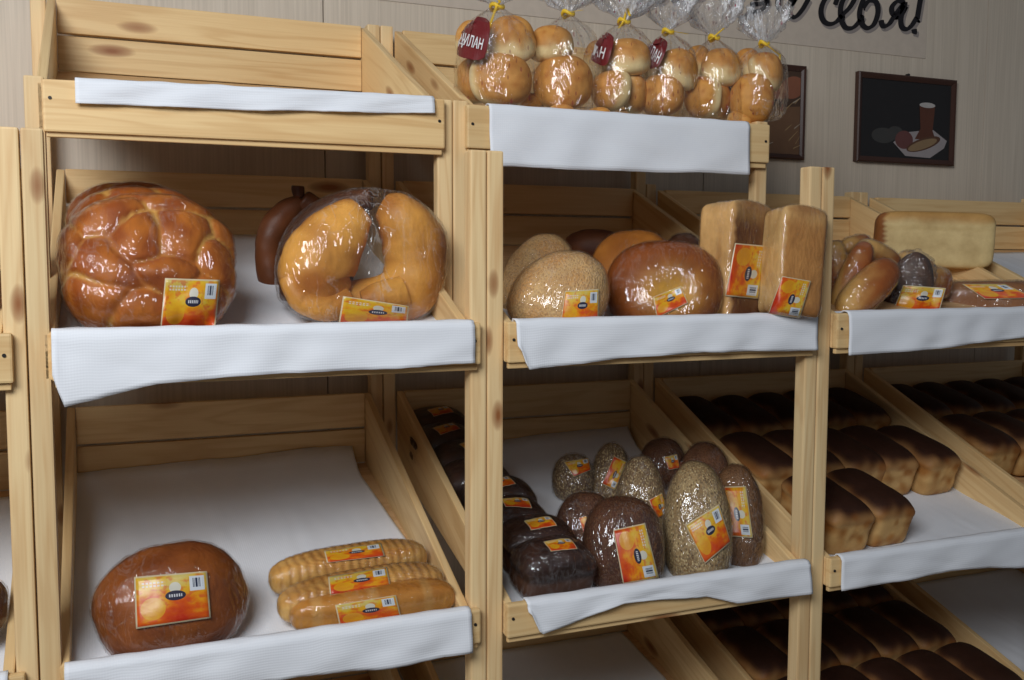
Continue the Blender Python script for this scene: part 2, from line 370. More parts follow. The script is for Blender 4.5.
# ------------------------------------------------------------------ towels
def interp(tab, x):
    if x <= tab[0][0]: return tab[0][1]
    for (a, b), (c, d) in zip(tab, tab[1:]):
        if x <= c: return b+(d-b)*(x-a)/(c-a)
    return tab[-1][1]
def towel(row, X0, X1, yback, hang, label, lift=0.0, tiltl=0.0, tiltr=0.0, nx=90, seed=1, hgt=None, taper=0.0, yb0=None, tapl=0.0):
    """hang: table X -> length hanging below the front board top; lies on the tray, folds over the front board"""
    r = ROW[row]; y0 = r['y']
    zt = ZC + r['ft'] + 0.003; yf = y0-0.0235
    bm = bmesh.new(); uvl = bm.loops.layers.uv.new('UVMap'); grid = []
    nfl = 30
    for i in range(nx+1):
        t = i/nx; X = X0+(X1-X0)*t; col = []
        hg = interp(hang, X)
        pts = []; zt = ZC + r['ft'] + 0.003 + tiltl*(1-t) + tiltr*t
        for j in range(nfl+1):
            s = j/nfl; Y = yback+(y0+0.006-yback)*s
            Xs = X + (1-s)*(-taper*t + tapl*(1-t))
            n1 = noise.noise(Vector((Xs*6, Y*6, seed)))*0.5+0.5
            z = floorz(row, Y)+0.003+0.010*n1 + 0.0025*abs(noise.noise(Vector((Xs*22, Y*9, seed+5))))
            if lift: z += lift*max(0, (Y-(yback-.07))/.07)**1.6*(.55+.45*t)
            blend = max(0, 1-(Y-y0)/0.05)
            z = z + (zt-0.004-z)*blend**2.2
            pts.append(Vector((Xs, Y, z)))
        for a in range(5):
            ang = a/4*pi/2
            pts.append(Vector((X, y0-0.006-0.0175*math.sin(ang), zt-0.004+0.006*math.cos(ang)+0.002*noise.noise(Vector((X*20, a, seed))))))
        nh = 12
        wob = 0.004*noise.noise(Vector((X*9, 3, seed)))+0.0015*noise.noise(Vector((X*45, 7, seed)))
        for a in range(1, nh+1):
            s = a/nh
            fold = 0.0045*(0.5+0.5*noise.noise(Vector((X*11+s*2.5, s*1.5, seed+9))))*s + 0.010*s*abs(noise.noise(Vector((X*4-s*.8, s, seed+3)))) + .0022*math.sin(X*38+s*3+seed+4*noise.noise(Vector((X*3, 0, seed))))*s**.5 + .0022
            pts.append(Vector((X, yf-0.001-fold, zt-0.002-(hg-0.002+wob*0.5)*s)))
        ln = 0; prev = pts[0]
        row_ = []
        for p in pts:
            ln += (p-prev).length; prev = p; row_.append((bm.verts.new(p), ln))
        grid.append(row_)
    for i in range(nx):
        for j in range(len(grid[0])-1):
            q = (grid[i][j], grid[i+1][j], grid[i+1][j+1], grid[i][j+1])
            f = bm.faces.new([a[0] for a in q]); f.smooth = True
            for lp, (a, ii) in zip(f.loops, zip(q, (i, i+1, i+1, i))): lp[uvl].uv = (X0+(X1-X0)*ii/nx, a[1])
    me = bpy.data.meshes.new('towel'); bmesh.ops.recalc_face_normals(bm, faces=bm.faces[:]); bm.to_mesh(me); bm.free()
    o = link('shelf_towel', me, TOWEL); md = o.modifiers.new('thick', 'SOLIDIFY'); md.thickness = 0.0022; md.offset = 0
    tag(o, label, 'towel'); return o
def hangtab(pts, row):
    y0 = ROW[row]['y']-0.0235; zt = ZC+ROW[row]['ft']+0.003
    return [(at(px, py, y0).x, zt-at(px, py, y0).z) for px, py in pts]
def X_(px, py, row): return at(px, py, ROW[row]['y']-0.0235).x
def tw(row, pl, pr, yback, bots, label, **k):
    return towel(row, X_(*pl, row), X_(*pr, row), yback, hangtab(bots, row), label, **k)
tw(1, (75, 85), (434, 103), .55, [(77, 97), (250, 107), (434, 114)], 'narrow white towel edge folded over the front of the empty top left tray', seed=2, tiltl=-.012)
tw(1, (489, 110), (749, 125), .6, [(489, 163), (620, 168), (750, 171)], 'white ribbed towel hanging straight below the bagged buns', seed=3, tiltl=-.007, tiltr=-.008)
tw(2, (51, 330), (474, 325), .745, [(51, 370), (64, 406), (74, 404), (95, 399), (155, 384), (230, 376), (330, 371), (390, 368), (474, 363)], 'white towel with a long drooping left corner, under the braided loaves', seed=4, lift=.02)
tw(2, (516, 320), (817, 318), .3, [(518, 345), (526, 369), (560, 366), (620, 358), (700, 352), (817, 350)], 'white towel over the tray edge under the two round sesame loaves', seed=5)
tw(5, (848, 316), (1085, 309), .03, [(850, 355), (930, 349), (975, 343), (1024, 337), (1080, 334)], 'white towel hanging in front of the bag of small rolls at the right', seed=6)
tw(3, (64, 662), (471, 612), .744, [(66, 690), (150, 690), (278, 680), (300, 675), (380, 668), (420, 661), (471, 651)], 'large white towel lying under the round brown loaf and the three sliced long loaves', seed=7, taper=0.05, lift=.045, tapl=.0)
tw(3, (527, 598), (810, 563), .745, [(529, 610), (539, 633), (560, 627), (595, 612), (622, 602), (660, 599), (705, 596), (735, 602), (780, 597), (810, 592)], 'white towel under the wrapped dark and seeded loaves of the middle rack', seed=8, taper=0.04, lift=.045)
tw(3, (841, 556), (1085, 520), .64, [(842, 590), (850, 588), (900, 580), (950, 570), (990, 567), (1024, 567), (1080, 560)], 'white towel with frayed corner under the front pair of tin loaves', seed=9, taper=0.12)
towel(3, -.70, -.045, .70, [(-.8, .07), (0, .07)], 'white towel on the tray at the far left photo edge, behind the posts', seed=10)
towel(4, .10, .73, .70, [(0, .06), (1, .06)], 'white towel glimpsed on the bottom tray of the left rack', seed=11)
towel(4, .86, 1.515, .74, [(0, .06), (2, .06)], 'white towel lying bare on the bottom tray of the middle rack', seed=12)
towel(4, 2.47, 3.13, .74, [(0, .06), (4, .06)], 'bluish shaded white towel on the bottom tray at the far right', seed=13)
towel(2, 2.50, 3.12, .70, [(0, .06), (4, .06)], 'white towel on the far right rack beside the unwrapped pale loaf', seed=14)

# ------------------------------------------------------------------ loaves
_ico = {}
def ico(sub):
    if sub not in _ico:
        bm = bmesh.new(); bmesh.ops.create_icosphere(bm, subdivisions=sub, radius=1)
        me = bpy.data.meshes.new('t'); bm.to_mesh(me); bm.free(); _ico[sub] = me
    return _ico[sub]
def lerp(a, b, t):
    t = max(0, min(1, t)); return tuple(x+(y-x)*t for x, y in zip(a, b))
def sstep(a, b, x):
    t = max(0, min(1, (x-a)/(b-a))); return t*t*(3-2*t)
def sq(d, nx=2.0, nz=2.0, fb=0.0):
    """superquadric point for direction d; fb flattens the bottom"""
    n = nx
    r = (abs(d.x)**n+abs(d.y)**n+abs(d.z)**n)**(-1.0/n)
    p = d*r
    if fb and p.z < -(1-fb): p.z = -(1-fb) + (p.z+(1-fb))*0.15
    return p
def ns(p, s, o=0): return noise.noise(Vector((p.x*s+o, p.y*s-o, p.z*s+o*2)))

GOLD = (0.70, 0.33, 0.075); BRN = (0.42, 0.135, 0.028); DBRN = (0.16, 0.05, 0.016); PALE = (0.80, 0.60, 0.28); CRM = (0.85, 0.66, 0.34)
def f_round(c1=BRN, c2=DBRN, amp=.03, n=2.3, fb=.25):
    def f(d, o):
        p = sq(d, n, fb=fb); p = p*(1+amp*ns(d, 1.7, o)+amp*.4*ns(d, 6, o))
        return p, lerp(c1, c2, 0.5+0.9*ns(d, 2.2, o+3))
    return f
def f_ring(d, o):
    # domed loaf with a sunken centre that faces -Y, radial puckers
    p = sq(d, 2.4); r = math.hypot(p.x-.15, p.z+.28)
    if d.y < 0.2:
        dip = math.exp(-(r/.30)**2); p.y *= 1-.34*dip
        a = math.atan2(p.z+.28, p.x-.15); p.y *= 1+.018*math.sin(a*23+2*ns(d, 2, o))*min(1, r)
    c = lerp((0.30, 0.075, 0.010), (0.80, .46, .07), math.exp(-(r/.46)**2) if d.y < 0 else .1)
    return p, lerp(c, (.22, .055, .010), max(0, ns(d, 3, o))*.8+sstep(.8, 1.1, math.hypot(p.x, p.z))*.3)
def f_sesame(d, o):
    p = sq(d, 2.2, fb=.1); p.x = p.x*(1-.16*p.z)+.16*p.z; p = p*(1+.03*ns(d, 2, o))
    return p, lerp((.76, .52, .24), (.68, .36, .12), .5+ns(d, 2.4, o)*.9)
LOBES = [(97, 275, 20, 42, 20), (132, 252, -50, 33, 22), (184, 243, 5, 37, 27), (112, 221, -18, 42, 16), (212, 272, 70, 38, 20),
         (86, 306, 28, 34, 22), (132, 320, 5, 42, 15), (152, 285, 8, 40, 15), (196, 308, -30, 36, 20), (66, 252, 80, 26, 12), (165, 208, 8, 45, 14), (224, 240, 60, 20, 14)]
def f_braid(lobes, cx, cz, w, h, c1=(.56, .175, .018), c2=(.86, .55, .14)):
    L2 = [((a-cx)/w, -(b-cz)/h, -math.radians(r), lx/w, ly/w) for a, b, r, lx, ly in lobes]
    def f(d, o):
        p = sq(d, 2.5)
        hts = []
        for (a, b, r, lx, ly) in L2:
            wx, wz = .09*ns(p, 2.2, o), .09*ns(p, 2.2, o+9)
            u, v = p.x-a+wx, (p.z-b+wz)*h/w; ca, sa = math.cos(r), math.sin(r)
            uu, vv = u*ca+v*sa, -u*sa+v*ca
            hts.append(1-math.hypot(uu/lx, vv/ly)*.60)
        hts.sort(reverse=True); m = hts[0]; gap = hts[0]-hts[1]
        k = math.sqrt(max(0, min(1, m+.15)))
        k *= 0.80+0.20*sstep(0, .20, gap)
        p = p*(0.89+0.13*k); p.y *= (0.78+.3*k) if d.y < .2 else 1
        seam = (1-sstep(0.0, .10+.16*max(0, ns(p, 2.5, o+4)), gap))*(.12+.88*sstep(-.2, .22, ns(p, 2.3, o)))
        edge = 1-sstep(.0, .4, m)
        return p, lerp(lerp(c1, (.36, .085, .010), ns(p, 3.5, o)*1.6+.45), c2, max(seam*.75, edge*.2)) if abs(ns(p, 3, o+2)) < 9 else None
    return f
def f_tin(d, o):
    # tin loaf: squared sides, domed dark top with a slight overhang
    p = sq(d, 7.0)
    z = p.z
    if z > 0.25:
        k = (z-.25)/.75; rr = (abs(p.x)**2.6)*.55+(abs(p.y)**4)*.22
        p.z = z - k*rr*.62
        p.x *= 1+.05*math.sin(min(1, k*1.3)*pi); p.y *= 1+.02*math.sin(min(1, k*1.3)*pi)
    else:
        p.x *= 1-.08*(.25-z)/1.25; p.y *= 1-.035*(.25-z)/1.25
    p *= 1+.018*ns(d, 2.4, o)+.006*ns(d, 9, o)
    zz = p.z+.14*ns(d, 3, o); t = sstep(.10, .52, zz)*.55+sstep(.45, .80, zz)*.45
    side = lerp((.74, .47, .19), (.46, .20, .05), .35+ns(d, 3, o+2)*1.6)
    side = lerp(side, (.50, .22, .06), sstep(.75, 1.0, max(abs(p.x), abs(p.y))*min(abs(p.x), abs(p.y)))*.8)
    return p, lerp(side, lerp((.22, .072, .022), (.040, .016, .010), sstep(.45, .85, zz)), t)
def f_rye(d, o):
    p = sq(d, 5.0); z = p.z
    if z > 0: p.z = z*(1-.42*abs(p.x)**2.5-.3*abs(p.y)**2.5); p.x *= 1+.04*math.sin(z*pi)
    p *= 1+.03*ns(d, 2.0, o)+.004*ns(d, 8, o)
    side = (.15, .07, .042)
    return p, lerp(side, lerp((.032, .014, .010), (.055, .022, .014), .5+ns(d, 3, o)), sstep(-.25, .05, z))
def f_white(c_side, c_end):
    # loaf stood on its end: +-X = wide side, -Y = crust face
    def f(d, o):
        p = sq(d, 14.0); p *= 1+.02*ns(d, 2, o)
        if p.y < 0: p.y *= 1+.05*math.cos(p.x*pi/2)
        if p.z > .5: p.z *= 1-.06*abs(p.x)**2
        e = sstep(.80, 1.02, (abs(p.x)*abs(p.z)))*.5
        p.x += -.10*p.z*0
        c = c_side if p.x < -.86 else lerp(c_end, (.78, .5, .2), sstep(.5, .95, p.z)*.8)
        rim = sstep(.80, .97, max(abs(p.x*p.z), abs(p.x*p.y), abs(p.y*p.z)))
        if p.z > .93: c = lerp(c, (.86, .60, .27), .7)
        c = lerp(c, (.42, .17, .045), rim*.75)
        return p, lerp(c, (.5, .22, .06), max(0, ns(d, 3, o))*.7)
    return f
def f_pale(d, o):
    p = sq(d, 7.0); p *= 1+.015*ns(d, 2, o)
    if p.z > .4: p.y *= 1+.05; 
    c = (.80, .62, .30)
    top = sstep(.5, .8, p.z+.1*ns(d, 4, o))
    c = lerp(c, (.62, .36, .12), top)
    if p.x < -.85: c = (.34, .13, .04)
    return p, lerp(c, (.6, .34, .12), sstep(.8, 1, abs(p.x)*abs(p.z))*.7)
def f_oval(c1, c2, n=2.2, taper=.15):
    def f(d, o):
        p = sq(d, n); p.x *= 1-taper*p.z; p.y *= 1-taper*p.z
        p *= 1+.025*ns(d, 2, o)
        return p, lerp(c1, c2, .5+ns(d, 2.5, o))
    return f
def f_bun(updir=(0, 0, 1), crm=.15):
    u = Vector(updir).normalized()
    def f(d, o):
        p = sq(d, 2.35); k = d.dot(u)
        if k < 0: p = p - u*(k*.42)
        p *= 1+.03*ns(d, 2, o)
        t = sstep(-.02+crm, .42+crm, k+.25*ns(d, 2.5, o))
        c = lerp((.95, .76, .40), (.74, .36, .09), t)
        return p, lerp(c, (.55, .20, .04), max(0, ns(d, 4, o))*t*1.3)
    return f
def f_baton(d, o):
    # long loaf along X with regular cuts
    n = 3.0; p = sq(d, n); 
    e = max(0, 1-abs(p.x)**6)
    g = math.cos(p.x*pi*19+ns(d, 1, o)*.6)
    gv = sstep(.15, 1.0, -g)*e
    p.y *= 1-.06*gv; p.z *= 1-.06*gv
    c = lerp((.90, .56, .18), (.70, .33, .07), sstep(-.2, .9, p.z)*.6+ns(d, 3, o)*.5)
    c = lerp(c, (.34, .115, .025), gv*.6)
    return p, c
def f_baton2(d, o):
    p = sq(d, 3.2); p *= 1+.02*ns(d, 2, o)
    c = lerp((.74, .36, .07), (.52, .19, .025), sstep(-.1, .9, p.z)*.6+ns(d, 3, o)*.3)
    return p, lerp(c, (.8, .5, .18), sstep(.75, .95, math.cos(p.x*pi*3+.5))*.5)
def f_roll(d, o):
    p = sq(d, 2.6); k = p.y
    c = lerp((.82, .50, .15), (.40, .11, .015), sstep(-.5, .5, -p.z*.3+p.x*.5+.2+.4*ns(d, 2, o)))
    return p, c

def azimuth(px, py):
    r = ray(px, py); return math.atan2(r.x, r.y)
def make_mesh(name, fn, sub, o):
    src = ico(sub); me = src.copy(); me.name = name
    ca = me.color_attributes.new('Col', 'FLOAT_COLOR', 'POINT')
    for v in me.vertices:
        p, c = fn(v.co.copy(), o); v.co = p
        ca.data[v.index].color = (*[max(0, min(1, x)) for x in c], 1)
    smooth(me); return me
PROTO = {}
def wrapmesh(src, name, off, crink, o):
    me = src.copy(); me.name = name
    nr = [v.normal.copy() for v in me.vertices]
    for v, n in zip(me.vertices, nr):
        q = v.co
        k = abs(noise.noise(Vector((q.x*55+o, q.y*55, q.z*55))))+.5*abs(noise.noise(Vector((q.x*130, q.y*130+o, q.z*130))))
        v.co = q + n*(off+crink*k)
    while me.color_attributes: me.color_attributes.remove(me.color_attributes[0])
    me.materials.clear(); smooth(me); return me
def quad_label(name, target_bm_tree, quad, mat, parent_M, parent, off=0.0016, nu=14, nv=10, Mloc=None):
    """lay a printed label on the surface: quad = TL, TR, BR, BL"""
    tree = target_bm_tree; pts = []; last = None; deps = []
    tall = math.dist(quad[0], quad[3]) > math.dist(quad[0], quad[1])*1.15
    for j in range(nv+1):
        for i in range(nu+1):
            u, v = i/nu, j/nv
            x = (1-v)*((1-u)*quad[0][0]+u*quad[1][0])+v*((1-u)*quad[3][0]+u*quad[2][0])
            y = (1-v)*((1-u)*quad[0][1]+u*quad[1][1])+v*((1-u)*quad[3][1]+u*quad[2][1])
            r = ray(x, y); h = tree.ray_cast(CAM, r)
            dd = h[3] if h[0] is not None else None
            pts.append((r, dd)); deps.append(dd)
    g = [d for d in deps if d]
    if not g: return None
    # fill misses, smooth depth a little so the film does not show as ripples on the print
    mean = sorted(g)[int(len(g)*.8)]
    dep = [d if d else mean for d in deps]
    for _ in range(2):
        nd = dep[:]
        for j in range(nv+1):
            for i in range(nu+1):
                s = 0; c = 0
                for a, b in ((0, 0), (1, 0), (-1, 0), (0, 1), (0, -1)):
                    ii, jj = i+a, j+b
                    if 0 <= ii <= nu and 0 <= jj <= nv: s += dep[jj*(nu+1)+ii]; c += 1
                nd[j*(nu+1)+i] = min(s/c, dep[j*(nu+1)+i])
        dep = nd
    inv = parent_M.inverted(); bm = bmesh.new(); uvl = bm.loops.layers.uv.new('UVMap')
    vs = [bm.verts.new(inv @ (CAM+r*(d-off))) for (r, _), d in zip(pts, dep)]
    for j in range(nv):
        for i in range(nu):
            ids = [(i, j), (i, j+1), (i+1, j+1), (i+1, j)]
            f = bm.faces.new([vs[b*(nu+1)+a] for a, b in ids]); f.smooth = True
            for lp, (a, b) in zip(f.loops, ids): lp[uvl].uv = (a/nu, 1-b/nv) if not tall else (b/nv, a/nu)
    me = bpy.data.meshes.new(name); bm.to_mesh(me); bm.free()
    o = link(name, me, mat, parent); md = o.modifiers.new('t', 'SOLIDIFY'); md.thickness = 0.0006; md.offset = 1
    return o

def loaf(name, label, fn, bbox, Y, mat, depth=.08, row=None, phi=0.0, lean=0.0, roll=0.0, sub=5, wrap=None, labels=(), cat='bread', group=None,
         partname='wrapper', off=.002, crink=.004, facing=True, iters=8, part=None):
    """bbox = px x0,y0,x1,y1 of the visible outline; y1 None -> it stands on the tray of row"""
    o_ = random.uniform(0, 50); x0, y0, x1, y1 = bbox
    me = make_mesh(name, fn, sub, o_)
    cx = (x0+x1)/2; cyy = (y0+(y1 if y1 else y0+40))/2
    az = azimuth(cx, cyy) if facing else 0
    Rm = (Matrix.Rotation(-az+phi, 3, 'Z') @ Matrix.Rotation(-lean, 3, 'X') @ Matrix.Rotation(roll, 3, 'Y'))
    loc = at(cx, cyy, Y); dep = (loc-CAM).dot(FW)
    w = (x1-x0)/2*dep/F; h = ((y1-y0) if y1 else 60)/2*dep/F; d = depth/2
    vs = [v.co.copy() for v in me.vertices][::max(1, len(me.vertices)//700)]
    for it in range(iters):
        mn = [1e9, 1e9]; mx = [-1e9, -1e9]; clear = 1e9
        for v in vs:
            q = Rm @ Vector((v.x*w, v.y*d, v.z*h)) + loc
            a, b = proj(q); mn[0] = min(mn[0], a); mx[0] = max(mx[0], a); mn[1] = min(mn[1], b); mx[1] = max(mx[1], b)
            if row and q.z < loc.z: clear = min(clear, q.z - floorz(row, q.y))
        sc = dep/F
        w *= 1+.8*((x1-x0)/(mx[0]-mn[0])-1)
        loc += at((x0+x1)/2, cyy, Y) - at((mn[0]+mx[0])/2, cyy, Y)
        if y1 is None:
            tgt = 0.012 if row and row != 9 else 0
            err = (mn[1]-y0)*sc; ex = clear - tgt
            h += .7*(ex+err)/2; loc.z += .7*(err-ex)/2
            h = max(h, .012)
        else:
            h *= 1+.8*((y1-y0)/(mx[1]-mn[1])-1); h = max(h, .008)
            loc.z += ((mn[1]+mx[1])/2-(y0+y1)/2)*sc*.9
    for v in me.vertices: v.co = Vector((v.co.x*w, v.co.y*d, v.co.z*h))
    me.update()
    ob = link(name, me, mat); mw = Matrix.Translation(loc) @ Rm.to_4x4(); ob.matrix_world = mw; WM[ob.name] = mw
    tag(ob, label, cat, group)
    srf = me
    if wrap:
        wm = wrapmesh(me, partname, off, crink, o_); wo = link(partname, wm, wrap, ob); srf = wm
    if labels:
        bm = bmesh.new(); bm.from_mesh(srf); bm.transform(mw); t = BVHTree.FromBMesh(bm); bm.free()
        for q in labels: quad_label('printed_label', t, q, LABEL, mw, ob)
    if part: print('DIM', label[:30], [round(2*a, 3) for a in (w, d, h)], [round(a, 3) for a in loc])
    return ob
def copy_tree(o, parent=None):
    c = o.copy(); C.objects.link(c)
    if parent: c.parent = parent
    for ch in list(o.children): copy_tree(ch, c)
    return c

# --- row 2, left rack: braided loaves
loaf('braided_loaf', 'glossy braided round loaf at front left with orange label', f_braid(LOBES, 147, 262, 90, 70), (57, 194, 236, 340), .10, GLAZE, .15, lean=.45, phi=.1, sub=6, wrap=FILM,
     labels=[((165, 278), (220, 280), (215, 330), (160, 331))], off=.0015, crink=.0025)
L2 = [(140, 204, 5, 45, 16), (190, 215, 40, 40, 16), (92, 214, -35, 34, 14), (80, 240, -60, 30, 14), (140, 240, 0, 60, 20), (208, 240, 60, 40, 16)]
loaf('braided_loaf', 'second braided brown loaf, leaning behind the front left one', f_braid(L2, 143, 235, 76, 52, (.46, .13, .015)), (64, 187, 216, 300), .27, GLAZE, .12, lean=.45, wrap=FILM, crink=.0025)
L3 = [(150, 196, 5, 55, 16), (200, 215, 40, 40, 16), (92, 204, -35, 44, 14), (140, 240, 0, 60, 20)]
loaf('braided_loaf', 'third brown braided loaf, only its top rim seen behind the other two', f_braid(L3, 140, 230, 76, 52, (.40, .11, .015)), (66, 182, 200, 270), .42, GLAZE, .10, lean=.5, wrap=FILM, crink=.0025)
# --- kalach
def tube_into(bm, pts, Y, col_fn, seg=20, cap=True, cl=None):
    """pts: (px, py, r_px, dy) along a spine"""
    n = len(pts); rings = []
    P3 = [at(a, b, Y+dy) for a, b, r, dy in pts]
    for i, (a, b, r, dy) in enumerate(pts):
        t = (P3[min(n-1, i+1)]-P3[max(0, i-1)]).normalized()
        vd = (P3[i]-CAM).normalized(); s = t.cross(vd).normalized(); u = s.cross(t).normalized()
        rad = r*(P3[i]-CAM).dot(FW)/F
        ring = []
        for k in range(seg):
            an = 2*pi*k/seg
            q = P3[i] + s*math.cos(an)*rad + u*math.sin(an)*rad*.85
            q += (q-P3[i])*(.12*noise.noise(q*14)+.06*noise.noise(q*45))
            v = bm.verts.new(q); v[cl] = (*col_fn(i/(n-1), an, q), 1); ring.append(v)
        rings.append(ring)
    for i in range(n-1):
        for k in range(seg): bm.faces.new((rings[i][k], rings[i][(k+1) % seg], rings[i+1][(k+1) % seg], rings[i+1][k]))
    bm.faces.new(rings[0]); bm.faces.new(rings[-1][::-1])
def spline(pts, n):
    out = []; m = len(pts)
    for s in range(n+1):
        t = s/n*(m-1); i = min(m-2, int(t)); f = t-i
        p0, p1, p2, p3 = pts[max(0, i-1)], pts[i], pts[i+1], pts[min(m-1, i+2)]
        out.append(tuple(.5*((2*b)+(-a+c)*f+(2*a-5*b+4*c-d)*f*f+(-a+3*b-3*c+d)*f**3) for a, b, c, d in zip(p0, p1, p2, p3)))
    return out
def endcap(pts):
    r = pts[0][2]; a = pts[0]; z = pts[-1]
    return [(a[0], a[1], r*.35, a[3]), (a[0], a[1], r*.8, a[3])] + pts[1:-1] + [(z[0], z[1], z[2]*.8, z[3]), (z[0], z[1], z[2]*.35, z[3])]
def kalach(label, tubes, Y, cols, shell=None, lab=None):
    bm = bmesh.new(); cl = bm.verts.layers.float_color.new('Col')
    for pts, c in zip(tubes, cols):
        sp_ = endcap(spline(pts, 40))
        def cf(t, an, q, c=c): 
            k = .42+noise.noise(q*13)*1.5+.2*math.cos(an*2+1)
            return lerp(c[0], c[1], k)
        tube_into(bm, sp_, Y, cf, cl=cl)
    bmesh.ops.recalc_face_normals(bm, faces=bm.faces[:])
    c0 = sum((v.co for v in bm.verts), Vector())/len(bm.verts)
    bm.transform(Matrix.Translation(-c0)); me = bpy.data.meshes.new('ring_loaf'); bm.to_mesh(me); bm.free(); smooth(me)
    ob = link('ring_loaf', me, GLAZE); mw = Matrix.Translation(c0); ob.matrix_world = mw; WM[ob.name] = mw
    md = ob.modifiers.new('s', 'SUBSURF'); md.levels = 1; md.render_levels = 1
    tag(ob, label, 'bread')
    if shell:
        x0, y0, x1, y1, d = shell
        tmp = make_mesh('wrapper', lambda dd, o: (sq(dd, 2.5)*(1+.02*ns(dd, 3, 1)), (1, 1, 1)), 5, 1)
        c = at((x0+x1)/2, (y0+y1)/2, Y); dep = (c-CAM).dot(FW); w = (x1-x0)/2*dep/F; h = (y1-y0)/2*dep/F
        R3 = Matrix.Rotation(-azimuth((x0+x1)/2, 250), 3, 'Z')
        hb_ = bmesh.new()
        for v in me.vertices: hb_.verts.new(v.co)
        hr = bmesh.ops.convex_hull(hb_, input=hb_.verts[:]); ht = BVHTree.FromBMesh(hb_); hb_.free()
        for v in tmp.vertices:
            dv = (R3 @ Vector((v.co.x*w, v.co.y*d, v.co.z*h))).normalized(); hit = ht.ray_cast(dv*1.0, -dv)
            v.co = (hit[0] if hit[0] else dv*w) + dv*.002
        tmp.update(); wm = wrapmesh(tmp, 'wrapper', .001, .004, 3.3); link('wrapper', wm, FILMH, ob)
        if lab:
            bm = bmesh.new(); bm.from_mesh(wm); bm.transform(mw); t = BVHTree.FromBMesh(bm); bm.free()
            quad_label('printed_label', t, lab, LABEL, mw, ob)
    return ob
kg = ((.88, .44, .08), (.48, .16, .02)); kd = ((.62, .27, .06), (.42, .13, .03)); kdk = ((.17, .055, .02), (.08, .028, .012))
kalach('large golden ring-shaped loaf in crinkled clear wrap, label at its bottom', [
    [(381, 205, 14, .01), (395, 214, 24, .0), (411, 236, 32, .0), (416, 266, 32, 0), (402, 294, 30, 0), (370, 305, 26, 0), (335, 306, 24, .01)],
    [(362, 210, 15, -.02), (347, 224, 27, -.02), (325, 250, 37, -.02), (317, 278, 37, -.02), (330, 300, 27, -.01)],
    [(352, 300, 14, -.05), (325, 308, 14, -.055), (300, 298, 13, -.05), (289, 276, 11, -.04)],
    [(372, 199, 11, .0), (352, 202, 12, .02), (326, 212, 13, .04), (304, 232, 14, .05), (293, 262, 15, .05), (296, 300, 15, .03)],
    [(405, 292, 18, -.045), (380, 300, 18, -.045), (362, 304, 14, -.04)]],
    .17, [kg, kg, kg, kdk, kg], shell=(275, 187, 450, 334, .15), lab=((343, 296), (409, 306), (407, 326), (338, 326)))
kalach('dark brown ring-shaped loaf leaning behind the golden ring loaf, little knob on top', [
    [(303, 204, 9, 0), (290, 211, 13, .0), (274, 229, 15, 0), (268, 252, 13, 0), (272, 278, 14, 0), (290, 300, 14, 0)], [(298, 186, 6, 0), (298, 189, 6.5, 0), (299, 198, 5, 0)],
    [(300, 200, 12, 0), (330, 225, 16, .0), (340, 260, 18, 0), (320, 300, 18, 0)]],
    .42, [kdk, kdk, kdk])
# --- row 2, middle rack
loaf('sesame_loaf', 'round sesame-topped loaf with yellow label, just behind the towel edge', f_sesame, (507, 251, 609, 335), .075, SEED, .11, lean=.5, phi=-.1, roll=.15, wrap=FILM,
     labels=[((565, 291), (599, 289), (598, 325), (560, 326))], crink=.002)
loaf('sesame_loaf', 'round sesame-topped loaf leaning behind the labelled sesame loaf, beside the post', f_sesame, (497, 234, 580, 330), .22, SEED, .10, lean=.4, wrap=FILM, crink=.002)
loaf('round_loaf', 'brown round loaf with a yellow dimple and label, left of the upright white loaves', f_ring, (606, 241, 723, 336), .10, GLAZE, .13, lean=.4, wrap=FILM,
     labels=[((653, 297), (681, 286), (688, 303), (657, 318))], crink=.002)
loaf('round_loaf', 'golden brown round loaf tucked behind the dimpled round loaf', f_round((.50, .19, .03), (.34, .11, .018)), (588, 230, 680, 325), .25, GLAZE, .09, lean=.45, wrap=FILM, crink=.002)
loaf('dark_loaf', 'dark brown loaf lying in shade behind the sesame loaves', f_round((.14, .05, .02), (.09, .03, .015)), (564, 229, 625, 262), .50, BREAD, .12, sub=4)
loaf('dark_loaf', 'dark brown loaf lying in shade left of the upright white loaves', f_round((.16, .06, .025), (.10, .035, .015)), (664, 233, 704, 275), .42, BREAD, .12, sub=4, wrap=FILM)
loaf('white_loaf', 'white tin loaf stood on end with pale side, large label on its brown face', f_white((.88, .54, .21), (.19, .065, .02)), (696, 200, 774, 330), .085, BREAD, .10, phi=.85, roll=.11, lean=.06, wrap=FILM,
     labels=[((735, 243), (768, 246), (758, 299), (725, 296))], facing=True, crink=.0015)
loaf('white_loaf', 'pale golden tin loaf stood on end against the post, red label low down', f_white((.90, .60, .25), (.62, .30, .085)), (758, 205, 827, 318), -.002, BREAD, .085, phi=.60, roll=.13, lean=.10, wrap=FILM,
     labels=[((782, 276), (811, 281), (800, 318), (768, 314))], crink=.0015)
